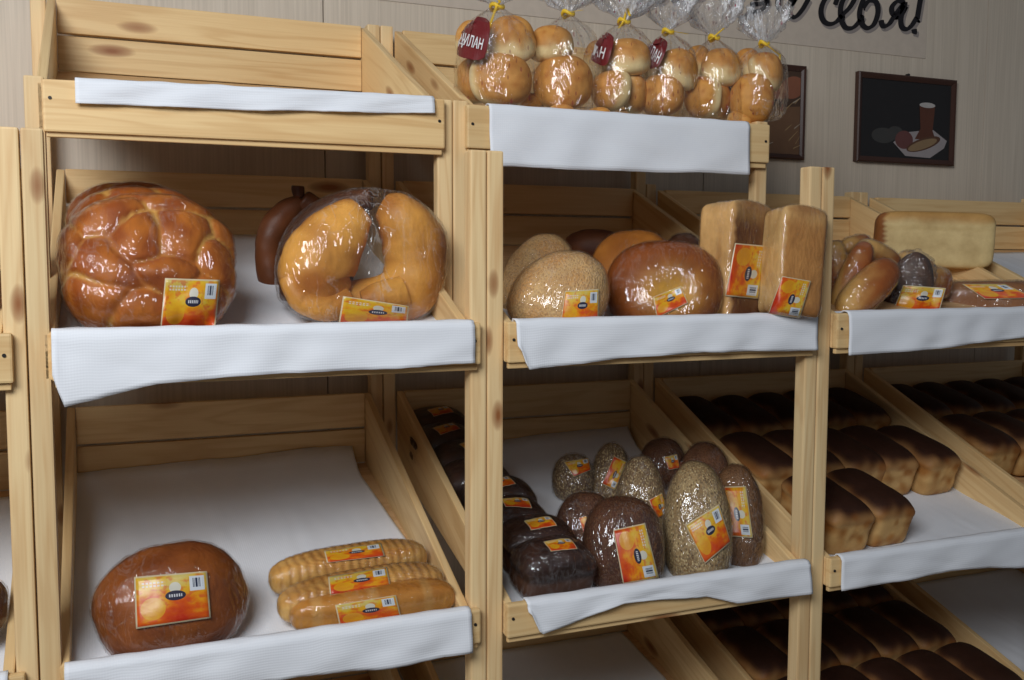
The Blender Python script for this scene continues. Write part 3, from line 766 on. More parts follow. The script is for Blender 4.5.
# --- row 2, right rack
def capsule(name, label, fn, a, b, Y, rpx, mat, wrap, dY=(0, 0), group=None):
    """elongated loaf between two px points, rpx = half thickness in px"""
    A = at(*a, Y+dY[0]); B = at(*b, Y+dY[1]); o_ = random.uniform(0, 50); me = make_mesh(name, fn, 4, o_)
    rad = rpx*(A-CAM).dot(FW)/F; ln = (B-A).length/2+rad
    for v in me.vertices: v.co = Vector((v.co.x*ln, v.co.y*rad*.9, v.co.z*rad))
    me.update(); mw = frame_from((A+B)/2, B-A, (A-CAM).normalized()); ob = link(name, me, mat); ob.matrix_world = mw; WM[ob.name] = mw
    tag(ob, label, 'bread', group)
    if wrap: link('wrapper', wrapmesh(me, 'wrapper', .0015, .004, o_), wrap, ob)
    return ob
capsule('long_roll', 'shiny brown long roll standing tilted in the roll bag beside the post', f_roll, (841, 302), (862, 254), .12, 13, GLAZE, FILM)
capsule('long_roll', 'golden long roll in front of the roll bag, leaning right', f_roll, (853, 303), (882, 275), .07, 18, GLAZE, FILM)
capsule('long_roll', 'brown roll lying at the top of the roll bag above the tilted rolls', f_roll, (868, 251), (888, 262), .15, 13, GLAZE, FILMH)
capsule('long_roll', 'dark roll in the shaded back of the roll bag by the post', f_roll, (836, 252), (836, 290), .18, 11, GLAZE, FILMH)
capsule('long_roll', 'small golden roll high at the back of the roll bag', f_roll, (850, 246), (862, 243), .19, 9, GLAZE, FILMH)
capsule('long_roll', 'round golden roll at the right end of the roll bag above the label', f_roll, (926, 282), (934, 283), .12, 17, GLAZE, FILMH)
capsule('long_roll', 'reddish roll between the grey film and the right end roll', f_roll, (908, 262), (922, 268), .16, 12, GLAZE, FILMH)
loaf('roll_pack', 'grey crinkled bag of small rolls with orange and yellow label facing front', f_oval((.055, .032, .024), (.12, .06, .035)), (880, 252, 934, 327), .11, GLAZE, .05, roll=.25, wrap=FILMH, sub=5,
     labels=[((903, 285), (946, 288), (939, 313), (892, 313))], crink=.016)
loaf('white_loaf', 'long unwrapped pale loaf lying on the bare boards at the right', f_pale, (873, 211, 996, 269), .35, BREAD, .11, phi=.12, roll=.03)
loaf('flat_loaf', 'flat brown wrapped loaf with label, at the right edge in front of the pale loaf', f_tin_brown if False else f_round((.40, .19, .07), (.28, .11, .04), n=5, fb=0), (924, 281, 1070, 345), .10, GLAZE, .14, phi=.15, wrap=FILM,
     labels=[((962, 284), (1005, 284), (1035, 298), (985, 299))])
# --- row 2, far left rack sliver
loaf('round_loaf', 'orange brown loaf sliver at the left photo edge, above the board end', f_round((.5, .17, .04), (.4, .12, .03)), (-110, 240, 4, 330), .10, GLAZE, .12, sub=4, wrap=FILM)
loaf('round_loaf', 'wrapped brown loaf sliver at the lower left photo edge', f_round((.3, .13, .05), (.2, .08, .03)), (-110, 570, 8, 650), .12, GLAZE, .12, sub=4, wrap=FILMH)
# --- row 3, left rack
loaf('round_loaf', 'large round brown loaf with a wide yellow label, alone on the lower left', f_round((.36, .105, .016), (.24, .060, .010), amp=.05, n=2.35, fb=0), (92, 541, 248, 668), .085, GLAZE, .17, lean=.35, roll=-.12, phi=.12, wrap=FILM,
     labels=[((134, 577), (207, 571), (211, 618), (136, 629))], crink=.003)
def baton(name, label, fn, a, b, Y, rad, lab):
    """a, b = px ends of the axis, both at nearly the same height above the tray"""
    A = at(*a, Y); B = at(*b, Y); o_ = random.uniform(0, 50)
    # swing the left end forward or back so that the axis rests parallel to the tray
    me = make_mesh(name, fn, 6, o_)
    for e in range(12):
        A.z = floorz(3, A.y)+.012+rad; B.z = floorz(3, B.y)+.012+rad
        for q, t in ((A, a), (B, b)):
            x, y = proj(q); q.x += (t[0]-x)*.0021
            q.y += (y-t[1])*.0028
            q.y = max(q.y, .046)
            q.z = floorz(3, q.y)+.012+rad
    ln = (B-A).length/2+rad*.5
    for v in me.vertices: v.co = Vector((v.co.x*ln, v.co.y*rad, v.co.z*rad))
    me.update(); mw = frame_from((A+B)/2, B-A, Vector((0, 1, .2))); ob = link(name, me, BREAD); ob.matrix_world = mw; WM[ob.name] = mw
    tag(ob, label, 'bread')
    wm = wrapmesh(me, 'wrapper', .0015, .0012, o_); link('wrapper', wm, FILM, ob)
    bm = bmesh.new(); bm.from_mesh(wm); bm.transform(mw); t = BVHTree.FromBMesh(bm); bm.free()
    quad_label('printed_label', t, lab, LABEL, mw, ob)
    print('BAT', [round(x, 3) for x in (*A, *B)], proj(A), proj(B))
baton('sliced_loaf', 'long sliced golden loaf, rearmost of the three wrapped side by side', f_baton, (280, 579), (416, 556), .25, .042, ((324, 551), (381, 543), (385, 556), (327, 563)))
baton('sliced_loaf', 'long sliced golden loaf, middle one of the three lying side by side', f_baton, (289, 606), (432, 580), .16, .042, ((328, 577), (387, 567), (391, 588), (330, 595)))
baton('long_loaf', 'long smooth golden loaf, front one of the three beside the tray edge', f_baton2, (300, 628), (444, 606), .075, .038, ((335, 605), (396, 595), (402, 620), (340, 628)))
# --- row 3, middle rack: column of dark rye bricks
ryep = make_mesh('rye_loaf', f_rye, 5, 3.0)
for v in ryep.vertices: v.co = Vector((v.co.x*.083, v.co.y*.056, v.co.z*.057))
ryep.update()
ryew = wrapmesh(ryep, 'wrapper', .0012, .002, 2.0)
names = ['front', 'second', 'third', 'fourth', 'fifth', 'sixth', 'seventh', 'rearmost']
first = None
slope3 = math.atan2(ROW[3]['bf']-ROW[3]['ff'], D)
for k in range(8):
    Y = .066+k*.0915
    cx_ = .972 - .004*k + (.012 if k % 2 else -.006)
    if k == 0: cx_ = .974
    cx_ -= .026*(k/7); loc = Vector((cx_, Y, floorz(3, Y)+.070+.030*(k/7)**2))
    rz = (.03, -.07, .05, -.04, .06, -.03, .05, .02)[k]
    mw = Matrix.Translation(loc) @ Matrix.Rotation(rz, 4, 'Z') @ Matrix.Rotation(slope3, 4, 'X')
    if first is None:
        ob = link('rye_loaf', ryep, RYEP); wo = link('wrapper', ryew, FILM, ob)
        first = ob
    else:
        ob = first.copy(); C.objects.link(ob); w2 = wo.copy(); C.objects.link(w2); w2.parent = ob
    ob.matrix_world = mw; WM[ob.name] = mw
    tag(ob, 'dark wrapped rye brick loaf, %s in the column on the middle rack' % names[k], 'bread', 'wrapped dark rye loaves in a column')
    # label lies on the crown
    bm = bmesh.new(); bm.from_mesh(ryew); bm.transform(mw); tr = BVHTree.FromBMesh(bm); bm.free()
    nu, nv = 10, 8; bm = bmesh.new(); uvl = bm.loops.layers.uv.new('UVMap'); vs = []; inv = mw.inverted()
    ang = (.0, .12, -.15, .2, .1, .3, .25, .2)[k]
    for j in range(nv+1):
        for i in range(nu+1):
            u = (i/nu-.5)*.062; v = (j/nv-.5)*.036
            a, b = u*math.cos(ang)-v*math.sin(ang)+(.004, .0, .005, -.005, 0, .01, -.005, .0)[k], u*math.sin(ang)+v*math.cos(ang)-.014
            h = tr.ray_cast(mw @ Vector((a, b, .3)), (mw.to_3x3() @ Vector((0, 0, -1))).normalized())
            vs.append(bm.verts.new(inv @ (h[0]+h[1]*.0012) if h[0] else Vector((a, b, .05))))
    for j in range(nv):
        for i in range(nu):
            ids = [(i, j), (i+1, j), (i+1, j+1), (i, j+1)]
            f = bm.faces.new([vs[b*(nu+1)+a] for a, b in ids]); f.smooth = True
            for lp, (a, b) in zip(f.loops, ids): lp[uvl].uv = (a/nu, b/nv)
    me = bpy.data.meshes.new('printed_label'); bm.to_mesh(me); bm.free(); link('printed_label', me, LABEL, ob)
# --- row 3, middle rack: ovals
gr = ((.50, .36, .18), (.34, .22, .10))
loaf('dark_round_loaf', 'large dark brown round loaf in wrap with a tall yellow label, beside the rye loaves', f_oval((.16, .06, .028), (.085, .03, .016), 2.5, .05), (582, 496, 664, 598), .09, RYE, .14, lean=.3, wrap=FILM,
     labels=[((613, 530), (645, 523), (659, 578), (623, 584))], crink=.0025)
loaf('dark_round_loaf', 'dark brown round loaf leaning behind the larger one with the tall label', f_oval((.13, .05, .025), (.07, .025, .014), 2.5, .05), (554, 492, 618, 585), .20, RYE, .11, lean=.3, wrap=FILM,
     labels=[((579, 518), (586, 516), (592, 530), (584, 534))], crink=.0025)
loaf('seeded_loaf', 'large oval loaf covered in pale seeds, tilted orange label, standing in front', f_oval(*gr, 2.3, .10), (663, 461, 732, 592), .085, GRAIN, .12, lean=.32, phi=0, roll=-.04, wrap=FILM,
     labels=[((685, 525), (719, 504), (731, 542), (705, 564))], crink=.002)
loaf('oval_loaf', 'brown oval loaf with a yellow label at its top, right of the seeded one', f_oval((.26, .13, .055), (.17, .08, .035), 2.3, .12), (703, 464, 764, 586), .14, RYE, .11, lean=.32, roll=.03, wrap=FILM,
     labels=[((716, 487), (746, 486), (753, 538), (724, 536))], crink=.002)
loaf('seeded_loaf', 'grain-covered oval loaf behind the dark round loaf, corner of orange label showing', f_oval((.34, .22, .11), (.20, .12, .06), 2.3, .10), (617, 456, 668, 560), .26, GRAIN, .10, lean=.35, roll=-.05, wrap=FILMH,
     labels=[((649, 500), (662, 493), (668, 512), (656, 520))])
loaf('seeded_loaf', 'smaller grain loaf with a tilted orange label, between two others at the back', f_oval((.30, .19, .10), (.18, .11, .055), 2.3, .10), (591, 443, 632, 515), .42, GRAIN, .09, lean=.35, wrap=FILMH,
     labels=[((614, 456), (627, 462), (615, 490), (602, 484))])
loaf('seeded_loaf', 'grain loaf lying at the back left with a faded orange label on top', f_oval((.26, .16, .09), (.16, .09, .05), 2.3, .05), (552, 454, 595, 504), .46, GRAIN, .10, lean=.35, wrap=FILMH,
     labels=[((564, 462), (588, 458), (591, 470), (574, 477))])
loaf('oval_loaf', 'small dark loaf with a red label corner, at the back behind the seeded loaves', f_oval((.17, .07, .035), (.11, .04, .02), 2.3, .05), (640, 438, 686, 490), .46, RYE, .09, lean=.35, wrap=FILM,
     labels=[((664, 457), (677, 454), (680, 468), (669, 470))])
loaf('oval_loaf', 'brown loaf without visible label, behind the right oval loaf near the side board', f_oval((.24, .10, .045), (.15, .06, .028), 2.3, .05), (678, 442, 730, 520), .36, RYE, .10, lean=.35, wrap=FILM)

# --- tin loaves on the right racks
tins = []
for q in range(3):
    t = make_mesh('tin_loaf', f_tin, 5, 5.0+q*11)
    for v in t.vertices: v.co = Vector((v.co.x*.0685, v.co.y*.113, v.co.z*.071))
    t.update(); tins.append(t)
tproto = None; tcount = 0
def tin(X, Y, row, label, group, rz=0.0, sc=1.0):
    global tproto, tcount
    if tproto is None: ob = link('tin_loaf', tins[0], BREAD); tproto = ob; tins[1].materials.append(BREAD); tins[2].materials.append(BREAD)
    else:
        ob = tproto.copy(); ob.data = tins[tcount % 3]; C.objects.link(ob)
    tcount += 1
    r = ROW[row]; sl = math.atan2(r['bf']-r['ff'], D-r['y'])
    ob.location = (X, Y, floorz(row, Y)+.0705*sc+.005/math.cos(sl)); ob.rotation_euler = (sl, 0, rz); ob.scale = (sc, sc, sc)
    return tag(ob, label, 'bread', group)
G3 = 'tin loaves on the middle tray of the right rack'
pl = ['first from the left', 'second from the left', 'third from the left', 'fourth from the left', 'fifth from the left']
tin(1.752, .140, 3, 'dark-topped tin loaf, left of the front pair beside the post', G3, -.02, .97)
tin(1.886, .148, 3, 'dark-topped tin loaf, right of the front pair on the towel', G3, .03, .96)
for k, (x, y, a) in enumerate([(1.728, .385, 0), (1.864, .38, 0), (1.999, .37, .03), (2.114, .368, -.05), (2.246, .352, .09)]):
    tin(x, y, 3, 'dark-topped tin loaf in the middle row of three, %s' % (pl[k] if k < 4 else 'rightmost, standing slightly apart'), G3, a)
for k, (x, y) in enumerate([(1.728, .648), (1.866, .635), (2.004, .64), (2.142, .648), (2.275, .645)]):
    tin(x, y, 3, 'dark-topped tin loaf in the rear row of the tray, %s' % pl[k], G3)
G4 = 'tin loaves on the shaded bottom tray'
for k in range(5):
    tin(1.728+k*.139, .62, 4, 'tin loaf in the dark rear row of the bottom tray, %s' % pl[k], G4)
    tin(1.728+k*.139, .375, 4, 'tin loaf in the second row of the dark bottom tray, %s' % pl[k], G4)
    tin(1.728+k*.139, .13, 4, 'tin loaf in the nearest row of the dark bottom tray, %s' % pl[k], G4)
G5 = 'tin loaves on the far right tray'
for k in range(5):
    tin(2.530+k*.139, .645, 3, 'tin loaf in the rear row at the far right photo edge, %s' % pl[k], G5)
    if k < 4: tin(2.530+k*.139, .395, 3, 'tin loaf in the front row at the far right photo edge, %s' % pl[k], G5)

# ------------------------------------------------------------------ bagged buns on the top tray
def bag(i, px, knot, top, Y, half, label, yneck=None):
    """film bag round the buns: px = centre, knot=(x,y), top=(x,y) px of plume, half = half width in px"""
    base = at(px, 150, Y); zb = (ZC+.345) if i == 5 else floorz(1, Y)+.012
    kn = at(*knot, Y); tp = at(*top, Y); dep = (base-CAM).dot(FW); w = half*dep/F
    bx = base.x; H = kn.z-zb
    az = azimuth(px, 100); R3 = Matrix.Rotation(-az, 3, 'Z')
    prof = [(0.0, .55, .55), (.03, .85, .85), (.12, 1.0, 1.0), (.3, 1.04, 1.04), (.5, 1.0, 1.0), (.68, .93, .95), (.80, .78, .85), (.88, .55, .6), (.94, .30, .35), (1.0, .10, .12),
            (1.06, .20, .2), (1.14, .48, .45), (1.25, .74, .6), (1.36, .88, .65), (1.46, .92, .6)]
    c0 = Vector((bx, Y, zb)); bm = bmesh.new(); seg = 96; rings = []
    P2 = Vector((tp.x-kn.x, 0, tp.z-kn.z))
    fine = []
    for a, b in zip(prof, prof[1:]):
        for s in range(4): fine.append(tuple(x+(y-x)*s/4 for x, y in zip(a, b)))
    fine.append(prof[-1])
    for (t, rx, ry) in fine:
        if t <= 1: c = Vector((bx+(kn.x-bx)*t**1.5, Y, zb+H*t))
        else: c = kn + P2*((t-1)/.46)
        ring = []
        for k in range(seg):
            an = 2*pi*k/seg
            ruff = 1+.05*noise.noise(Vector((math.cos(an)*3, math.sin(an)*3, t*9+i*7)))
            if t > .72: ruff += .34*min(1, (t-.72)*4)*noise.noise(Vector((math.cos(an)*4.5, math.sin(an)*4.5, t*2.5+i*5)))+.16*min(1, (t-.72)*4)*math.sin(an*13+t*8)
            if t > 1: ruff += .22*noise.noise(Vector((math.cos(an)*9, math.sin(an)*9, t*14+i*3)))
            q = R3 @ Vector((math.cos(an)*w*rx*ruff, math.sin(an)*w*ry*ruff*1.15, 0))
            if t > 1: q.z += .012*noise.noise(Vector((math.cos(an)*4, math.sin(an)*4, i)))*(t-1)/.46*3
            ring.append(bm.verts.new(c+q-c0))
        rings.append(ring)
    split = min(j for j, q in enumerate(fine) if q[0] >= 1)
    bm2 = bmesh.new(); top_ = [[bm2.verts.new(v.co) for v in rg] for rg in rings[split:]]
    for a, b in zip(top_, top_[1:]):
        for k in range(seg): f = bm2.faces.new((a[k], a[(k+1) % seg], b[(k+1) % seg], b[k])); f.smooth = True
    me2 = bpy.data.meshes.new('gathered_top'); bm2.to_mesh(me2); bm2.free()
    for a, b in zip(rings[:split], rings[1:split+1]):
        for k in range(seg): f = bm.faces.new((a[k], a[(k+1) % seg], b[(k+1) % seg], b[k])); f.smooth = True
    bm.faces.new(rings[0][::-1])
    for rg in rings[split+1:]: bmesh.ops.delete(bm, geom=rg, context='VERTS')
    me = bpy.data.meshes.new('plastic_bag'); bm.to_mesh(me)
    ob = link('plastic_bag', me, BAGM); ob.location = c0; WM[ob.name] = Matrix.Translation(c0); tag(ob, label, 'bag', 'bags of buns on the top tray'); link('gathered_top', me2, PLUME, ob)
    bm.transform(Matrix.Translation(c0)); tree = BVHTree.FromBMesh(bm); bm.free()
    # tie
    bm = bmesh.new(); n = 28; m = 8; rad = w*.13+.002; vs = []
    for a in range(n):
        an = 2*pi*a/n; cc = R3 @ Vector((math.cos(an)*rad, math.sin(an)*rad*1.1, .004*math.sin(an*2)))
        for b in range(m):
            bn = 2*pi*b/m; vs.append(bm.verts.new(kn-c0+cc*(1+.0035/rad*math.cos(bn))+Vector((0, 0, .005*math.sin(bn)))))
    for a in range(n):
        for b in range(m): bm.faces.new((vs[a*m+b], vs[((a+1) % n)*m+b], vs[((a+1) % n)*m+(b+1) % m], vs[a*m+(b+1) % m]))
    fr = kn-c0+R3 @ Vector((0, -rad-.003, 0))
    for tl in TAILS[i]:
        p3 = [at(x, y, kn.y-rad-.012)-c0 for x, y in tl]
        p3[0] = fr; prev = None
        for q in range(9):
            s = q/8; k_ = min(len(p3)-2, int(s*(len(p3)-1))); ff = s*(len(p3)-1)-k_
            c = p3[k_].lerp(p3[k_+1], ff); wv = R3 @ Vector((.0028, 0, 0)); dv = R3 @ Vector((0, .0006, 0))
            r4 = [bm.verts.new(c+wv+dv), bm.verts.new(c-wv+dv), bm.verts.new(c-wv-dv), bm.verts.new(c+wv-dv)]
            if prev:
                for e in range(4): bm.faces.new((prev[e], prev[(e+1) % 4], r4[(e+1) % 4], r4[e]))
            prev = r4
    me = bpy.data.meshes.new('tie'); bmesh.ops.recalc_face_normals(bm, faces=bm.faces[:]); bm.to_mesh(me); bm.free(); smooth(me)
    link('tie', me, YELLOW, ob)
    return ob, tree, c0
TAILS = [[[(497, 8), (490, 25), (481, 46)], [(497, 8), (500, 2), (495, -6)]], [[(575, 14), (583, 10)]], [[(624, 18), (627, 8), (630, 16)], [(624, 18), (619, 28)]],
         [[(683, 28), (688, 34)]], [[(716, 32), (724, 28)], [(716, 32), (709, 40)]], [[(776, 42), (780, 55), (779, 68)]]]
BAGS = [(499, (497, 7), (494, -34), .30, 43), (563, (568, 14), (574, -24), .30, 37), (620, (624, 22), (630, -16), .29, 35), (667, (668, 32), (668, -8), .29, 32), (711, (714, 38), (708, -4), .29, 31), (757, (764, 44), (765, 8), .25, 27)]
ordn = ['leftmost', 'second from left', 'third from left', 'fourth from left', 'fifth from left', 'rightmost']
trees = []
descr = ['with maroon print and long yellow tie', 'with round bun facing front', 'with short maroon print and bright yellow tie', 'with tilted maroon print', 'below a tall crinkled plume', 'with yellow tie tail hanging at its right']
for i, (px, kn, tp, Y, half) in enumerate(BAGS):
    trees.append(bag(i, px, kn, tp, Y, half, 'clear plastic bag of buns, %s, %s' % (ordn[i], descr[i])))
def surface_decal(name, pts_faces, tree, c0, mat, parent, off):
    vs2, fs = pts_faces; bm = bmesh.new(); vv = []
    hits = [h[3] for h in (tree.ray_cast(CAM, ray(x, y)) for x, y in vs2) if h[0] is not None]; base_d = sum(hits)/len(hits)
    for x, y in vs2:
        r = ray(x, y); h = tree.ray_cast(CAM, r)
        if h[0] is not None: q = CAM+r*(h[3]-off)
        else:
            q = tree.find_nearest(CAM+r*base_d)[0]; q = q+(CAM-q).normalized()*off
        vv.append(bm.verts.new(q-c0))
    for f in fs:
        try: bm.faces.new([vv[k] for k in f])
        except ValueError: pass
    me = bpy.data.meshes.new(name); bm.to_mesh(me); bm.free(); return link(name, me, mat, parent)
def gridquad(q, nu=14, nv=10, rnd=True):
    vs = []; fs = []
    for j in range(nv+1):
        for i in range(nu+1):
            u, v = i/nu, j/nv
            if rnd:   # rounded badge outline
                k = 1-.2*abs(2*u-1)**4; v2 = .5+(v-.5)*k; u2 = .5+(u-.5)*(1-.1*abs(2*v-1)**3)
            else: u2, v2 = u, v
            vs.append(((1-v2)*((1-u2)*q[0][0]+u2*q[1][0])+v2*((1-u2)*q[3][0]+u2*q[2][0]), (1-v2)*((1-u2)*q[0][1]+u2*q[1][1])+v2*((1-u2)*q[3][1]+u2*q[2][1])))
    for j in range(nv):
        for i in range(nu): fs.append((j*(nu+1)+i, (j+1)*(nu+1)+i, (j+1)*(nu+1)+i+1, j*(nu+1)+i+1))
    return vs, fs
def text_mesh(txt):
    cu = bpy.data.curves.new('t', 'FONT'); cu.body = txt; cu.size = 1; cu.resolution_u = 3; cu.offset = .018
    o = bpy.data.objects.new('t', cu); C.objects.link(o); dg = bpy.context.evaluated_depsgraph_get(); dg.update()
    me = bpy.data.meshes.new_from_object(o.evaluated_get(dg)); bpy.data.objects.remove(o)
    vs = [v.co.copy() for v in me.vertices]; fs = [tuple(p.vertices) for p in me.polygons]
    x0 = min(v.x for v in vs); x1 = max(v.x for v in vs); y1 = max(v.y for v in vs); y0 = min(v.y for v in vs)
    return [((v.x-x0)/(x1-x0), (v.y-y0)/(y1-y0)) for v in vs], fs
def text_on(txt, q, tree, c0, parent, off=.006):
    tv, fs = text_mesh(txt)
    vs = [((1-v)*((1-u)*q[3][0]+u*q[2][0])+v*((1-u)*q[0][0]+u*q[1][0]), (1-v)*((1-u)*q[3][1]+u*q[2][1])+v*((1-u)*q[0][1]+u*q[1][1])) for u, v in tv]
    return surface_decal('lettering', (vs, fs), tree, c0, WHITEP, parent, off)
for i, mq, tq, tx in ((0, ((462, 15), (492, 18), (485, 62), (453, 56)), ((460, 31), (484, 39), (481, 52), (457, 46)), 'ДИЛАН'),
                      (2, ((585, 28), (616, 34), (607, 68), (589, 60)), ((590, 42), (606, 48), (603, 59), (588, 53)), 'ЛАН'),
                      (3, ((638, 30), (670, 40), (660, 66), (648, 70)), ((650, 42), (662, 53), (657, 64), (646, 54)), 'ИЛАН')):
    ob, tree, c0 = trees[i]
    mp = surface_decal('printed_badge', gridquad(mq), tree, c0, MAROON, ob, .003)
    mp.parent = ob
    tx_ = text_on(tx, tq, tree, c0, mp)
def bun(bbox, Y, up, lab, depth=.10, crm=.15, roll=0.0, lean=0.0, sub=4):
    return loaf('bun', lab, f_bun(up, crm), bbox, Y, BREAD, depth, lean=lean, roll=roll, sub=sub, cat='bun', group='buns in the plastic bags')
U, FR = (0, -.35, 1), (.25, -1, .2)
B = [
 ((486, 15, 536, 63), .275, (.1, -.4, 1), 'upper bun with browned top in the leftmost bag', .0),
 ((469, 52, 532, 108), .265, (.6, -.8, .1), 'lower round bun facing front in the leftmost bag', .0),
 ((455, 20, 489, 58), .35, U, 'upper bun behind the maroon print of the leftmost bag', .1),
 ((455, 58, 492, 104), .36, FR, 'lower bun at the back left of the leftmost bag', .1),
 ((528, 25, 574, 63), .285, (-.1, -.3, 1), 'upper bun with pale underside in the second bag', .05),
 ((533, 55, 593, 110), .265, (.1, -1, .2), 'lower round golden bun facing front in the second bag', -.2),
 ((519, 93, 545, 112), .32, FR, 'small piece of bun seen between the first two bags, low down', .1),
 ((602, 38, 651, 76), .275, (.1, -.3, 1), 'upper bun in the third bag beside the maroon print', .0),
 ((591, 70, 632, 112), .265, (-.8, -.5, .2), 'lower left bun in the third bag', .05),
 ((622, 74, 648, 114), .285, (.9, -.4, 0), 'lower right bun pressed against its neighbour in the third bag', .1),
 ((583, 40, 612, 80), .37, U, 'shaded bun at the back of the third bag', .1),
 ((658, 48, 698, 91), .265, (.6, -.3, .9), 'tilted upper bun in the fourth bag', .05),
 ((639, 74, 684, 117), .265, (.2, -1, -.1), 'lower bun facing front in the fourth bag', -.1),
 ((640, 50, 668, 85), .37, U, 'bun at the back of the fourth bag behind the print', .1),
 ((700, 48, 741, 87), .275, (.1, -.3, 1), 'upper bun in the fifth bag below the tall plume', .05),
 ((684, 76, 722, 119), .265, (-.7, -.7, 0), 'lower left bun in the fifth bag', .05),
 ((708, 80, 731, 118), .29, (.9, -.3, 0), 'lower right pale bun in the fifth bag', .2),
 ((684, 45, 712, 80), .37, U, 'bun at the back left of the fifth bag', .1),
 ((748, 52, 783, 92), .245, (.7, -.3, .7), 'tilted upper bun in the rightmost bag', .1),
 ((729, 73, 774, 125), .24, (.2, -1, .1), 'lower round bun facing front in the rightmost bag', -.1),
 ((732, 48, 762, 84), .30, U, 'pale bun at the back of the rightmost bag', .2),
]
for bb, Y, up, lab, crm in B: bun(bb, Y, up, lab, crm=crm)
for k, (a, b) in enumerate([(548, 575), (586, 612), (727, 752)]):
    bun((a, 104+k*3, b, 122+k*4), .235 if k != 2 else .24, FR, ['low bun edge just above the towel under the second bag', 'low bun edge just above the towel under the third bag', 'low bun edge just above the towel near the rightmost bag'][k], depth=.04)

# ------------------------------------------------------------------ wall banner with brush lettering
bn = empty('wall_banner', (at(650, 10, W-.002).x, W-.002, at(925, 30, W).z)); tag(bn, 'cream paper banner with black handwritten words at the top of the wall', 'banner'); reg(bn)
b0, b1 = at(380, 0, W), at(925, 58.7, W)
prism('paper', [(b0.x-.9, W-.0025, b1.z), (b1.x, W-.0025, b1.z), (b1.x, W-.0025, b1.z+.42), (b0.x-.9, W-.0025, b1.z+.42)], (0, .0012, 0), PAPER, bn, (1, 0, 0), 0)
def stroke_mesh(strokes, wpx, dx, dy, Yp, mat, name):
    bm = bmesh.new()
    for st in strokes:
        pts = spline([(x+dx, y+dy) for x, y in st], 8*(len(st)-1)) if len(st) > 2 else st and [(x+dx, y+dy) for x, y in st]
        prev = None; n = len(pts)
        for i, (x, y) in enumerate(pts):
            a = pts[max(0, i-1)]; b = pts[min(n-1, i+1)]; tx, ty = b[0]-a[0], b[1]-a[1]; ll = math.hypot(tx, ty) or 1
            ang = math.atan2(ty, tx); wv = wpx*(.62+.38*abs(math.sin(ang+.5)))*.5
            if i in (0, n-1): wv *= .45
            nx_, ny_ = -ty/ll*wv, tx/ll*wv
            v = [bm.verts.new(inv @ at(x+nx_, y+ny_, Yp)), bm.verts.new(inv @ at(x-nx_, y-ny_, Yp))]
            if prev: bm.faces.new((prev[0], prev[1], v[1], v[0]))
            prev = v
    me = bpy.data.meshes.new(name); bm.to_mesh(me); bm.free(); return link(name, me, mat, bn)
inv = WM[bn.name].inverted()
ST = [[(748, -14), (758, -20), (766, -17), (763, -8), (754, -3), (764, -3), (767, 3), (761, 10), (750, 13), (746, 17)], [(750, 4), (760, 4), (768, 1)],
      [(797, -12), (788, -14), (780, -5), (778, 4), (781, 9), (788, 4), (797, -8)], [(797, -12), (789, 6), (789, 14), (795, 17), (802, 10), (809, -2)],
      [(835, 5), (837, -3), (831, -7), (824, 1), (821, 11), (823, 20), (829, 24), (836, 22), (842, 15)],
      [(842, 15), (850, 7), (855, -3), (852, -10), (846, -5), (841, 6), (841, 18), (845, 27), (852, 28), (858, 23), (863, 15)],
      [(889, -30), (876, -20), (866, -6), (860, 10), (861, 22), (867, 28), (874, 24), (878, 12), (876, 2), (869, 1), (863, 8)],
      [(881, 20), (883, 26), (889, 24), (895, 15), (904, 3)], [(905, 3), (898, 1), (892, 7), (893, 14), (899, 13), (905, 3), (901, 18), (902, 27), (907, 29), (912, 25), (917, 17)],
      [(923, -16), (920, 2), (917, 20)], [(914, 29), (914.5, 32), (914, 34)],
      [(654, -10), (657, 0), (663, 1), (668, -8)], [(672, -12), (673, -1), (678, 0), (684, -8)], [(700, -12), (697, -4), (702, -3), (708, -12)]]
for grp in (ST[:4], ST[4:10], ST[10:]):
    lt_ = stroke_mesh(grp, 5.7, 0, 0, W-.0036, INK, 'lettering')
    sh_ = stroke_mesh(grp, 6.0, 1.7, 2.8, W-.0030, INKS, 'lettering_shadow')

# ------------------------------------------------------------------ framed pictures
def picture(name, x0, x1, z0, z1, tilt, label, shapes, bg, fw=.019):
    root = empty(name, ((x0+x1)/2, W-.012, (z0+z1)/2)); tag(root, label, 'picture'); reg(root)
    cx, cz = (x0+x1)/2, (z0+z1)/2
    bm = bmesh.new(); w, h = (x1-x0)/2, (z1-z0)/2
    prof = [(0, 0.011), (0, -.006), (.004, -.009), (.010, -.007), (fw, -.002), (fw, .008)]
    rings = []
    for sx, sz in ((-1, -1), (1, -1), (1, 1), (-1, 1)):
        rings.append([bm.verts.new((sx*(w-a), b, sz*(h-a))) for a, b in prof])
    for k in range(4):
        for a in range(len(prof)-1): bm.faces.new((rings[k][a], rings[(k+1) % 4][a], rings[(k+1) % 4][a+1], rings[k][a+1]))
    bmesh.ops.recalc_face_normals(bm, faces=bm.faces[:]); me = bpy.data.meshes.new('frame'); bm.to_mesh(me); bm.free(); link('frame', me, FRAME, root)
    bm = bmesh.new(); mats = [bg]
    bm.faces.new([bm.verts.new((a*(w-fw), 0.001, b*(h-fw))) for a, b in ((-1, -1), (1, -1), (1, 1), (-1, 1))])
    for li, (pl_, m_) in enumerate(shapes):
        if m_ not in mats: mats.append(m_)
        f = bm.faces.new([bm.verts.new(((2*a-1)*(w-fw), 0.0006-.00015*li, (1-2*b)*(h-fw))) for a, b in pl_]); f.material_index = mats.index(m_)
    bmesh.ops.recalc_face_normals(bm, faces=bm.faces[:]); me = bpy.data.meshes.new('painting'); bm.to_mesh(me); bm.free(); link('painting', me, mats, root)
    root.rotation_euler = (0, tilt, 0)
    return root
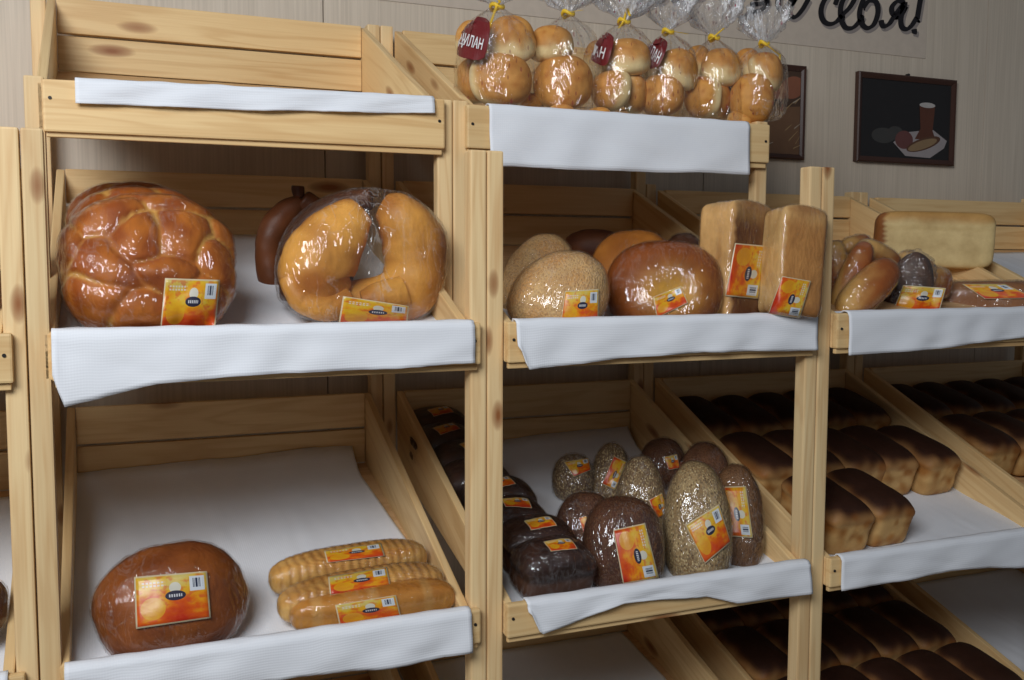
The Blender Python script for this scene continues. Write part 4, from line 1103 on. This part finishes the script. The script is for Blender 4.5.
def ellp(cx, cy, rx, ry, rot=0, n=24):
    return [(cx+rx*math.cos(a)*math.cos(rot)-ry*math.sin(a)*math.sin(rot), cy+rx*math.cos(a)*math.sin(rot)+ry*math.sin(a)*math.cos(rot)) for a in [2*pi*k/n for k in range(n)]]
pdark = plain('painting_dark', (0.018, 0.016, 0.016), .35); pcl = plain('painting_cloth', (.33, .29, .29), .4); pbr = plain('painting_bread', (.26, .17, .09), .4)
pbr2 = plain('painting_crust', (.10, .045, .025), .4); pmug = plain('painting_glass', (.10, .035, .02), .35); pfoam = plain('painting_foam', (.45, .42, .40), .4); pon = plain('painting_onion', (.13, .05, .045), .4)
pgrey = plain('painting_grey', (.05, .048, .045), .4)
bd = empty('picture_nail', (0, 0, 0)); C.objects.unlink(bd); bpy.data.objects.remove(bd)
pic = picture('framed_still_life', 2.436, 2.868, ZC+.336, ZC+.630, .0, 'dark still life painting of bread and a glass on cloth, brown frame', [
    (ellp(.25, .72, .13, .10), pgrey), (ellp(.38, .68, .09, .09), pgrey),
    ([(.36, .80), (.50, .66), (.80, .60), (.97, .74), (.94, .84), (.78, .98), (.50, .97)], pcl),
    (ellp(.48, .76, .10, .12), pon), ([(.64, .28), (.82, .28), (.80, .62), (.84, .74), (.60, .74), (.66, .60)], pmug), (ellp(.73, .285, .09, .035), pfoam),
    (ellp(.70, .80, .21, .075, -.45), pbr2), (ellp(.69, .81, .18, .055, -.45), pbr)], pdark)
bm = bmesh.new(); bmesh.ops.create_cone(bm, cap_ends=True, segments=12, radius1=.005, radius2=.005, depth=.012)
me = bpy.data.meshes.new('hook'); bm.to_mesh(me); bm.free(); hk = link('hook', me, SCREW, pic); hk.location = (.0, .002, .150); hk.rotation_euler = (pi/2, 0, 0)
pst = plain('painting_straw', (.36, .24, .12), .4); pst2 = plain('painting_husk', (.16, .085, .045), .4); pred = plain('painting_rust', (.24, .09, .05), .4); pwh = plain('painting_weave', (.4, .33, .25), .4)
sh = [(ellp(.93, .2, .10, .14, .3), pred), (ellp(.80, .25, .12, .10), pred), ([(0, .55), (1, .42), (1, 1), (0, 1)], pst2)]
rr = random.Random(4)
for k in range(26):
    a, b = rr.uniform(.45, 1.0), rr.uniform(.32, .95); l = rr.uniform(.05, .12); an = rr.uniform(-.9, -.2)
    dx_, dy_ = l*math.cos(an), l*math.sin(an)*1.6
    ww = .008
    pts4 = [(a, b), (min(1, a+dx_), b+dy_), (min(1, a+dx_), b+dy_+ww), (a, b+ww*2)]
    sh.append((pts4, pst if k % 3 else pwh))
picture('framed_picture', 1.74, 2.222, ZC+.330, ZC+.628, .0, 'brown framed picture of a wicker basket and wheat, half hidden behind the buns', sh, plain('painting_umber', (.07, .04, .025), .4), fw=.017)

# ------------------------------------------------------------------ light: a shop window behind and left of the camera, high
def area(name, loc, target, size, sy, power, col):
    l = bpy.data.lights.new(name, 'AREA'); l.shape = 'RECTANGLE'; l.size = size; l.size_y = sy; l.energy = power; l.color = col
    o = bpy.data.objects.new(name, l); C.objects.link(o); o.location = loc
    o.rotation_euler = (Vector(target)-Vector(loc)).to_track_quat('-Z', 'Y').to_euler(); return o
area('window_light', (-.9, -2.1, ZC+1.35), (.9, .1, ZC-.3), 1.5, 1.1, 82, (0.94, 0.97, 1.0))
wd = bpy.data.worlds.new('world'); S.world = wd; wd.use_nodes = True
bg = wd.node_tree.nodes['Background']; bg.inputs[0].default_value = (0.78, 0.85, 0.95, 1); bg.inputs[1].default_value = 0.11
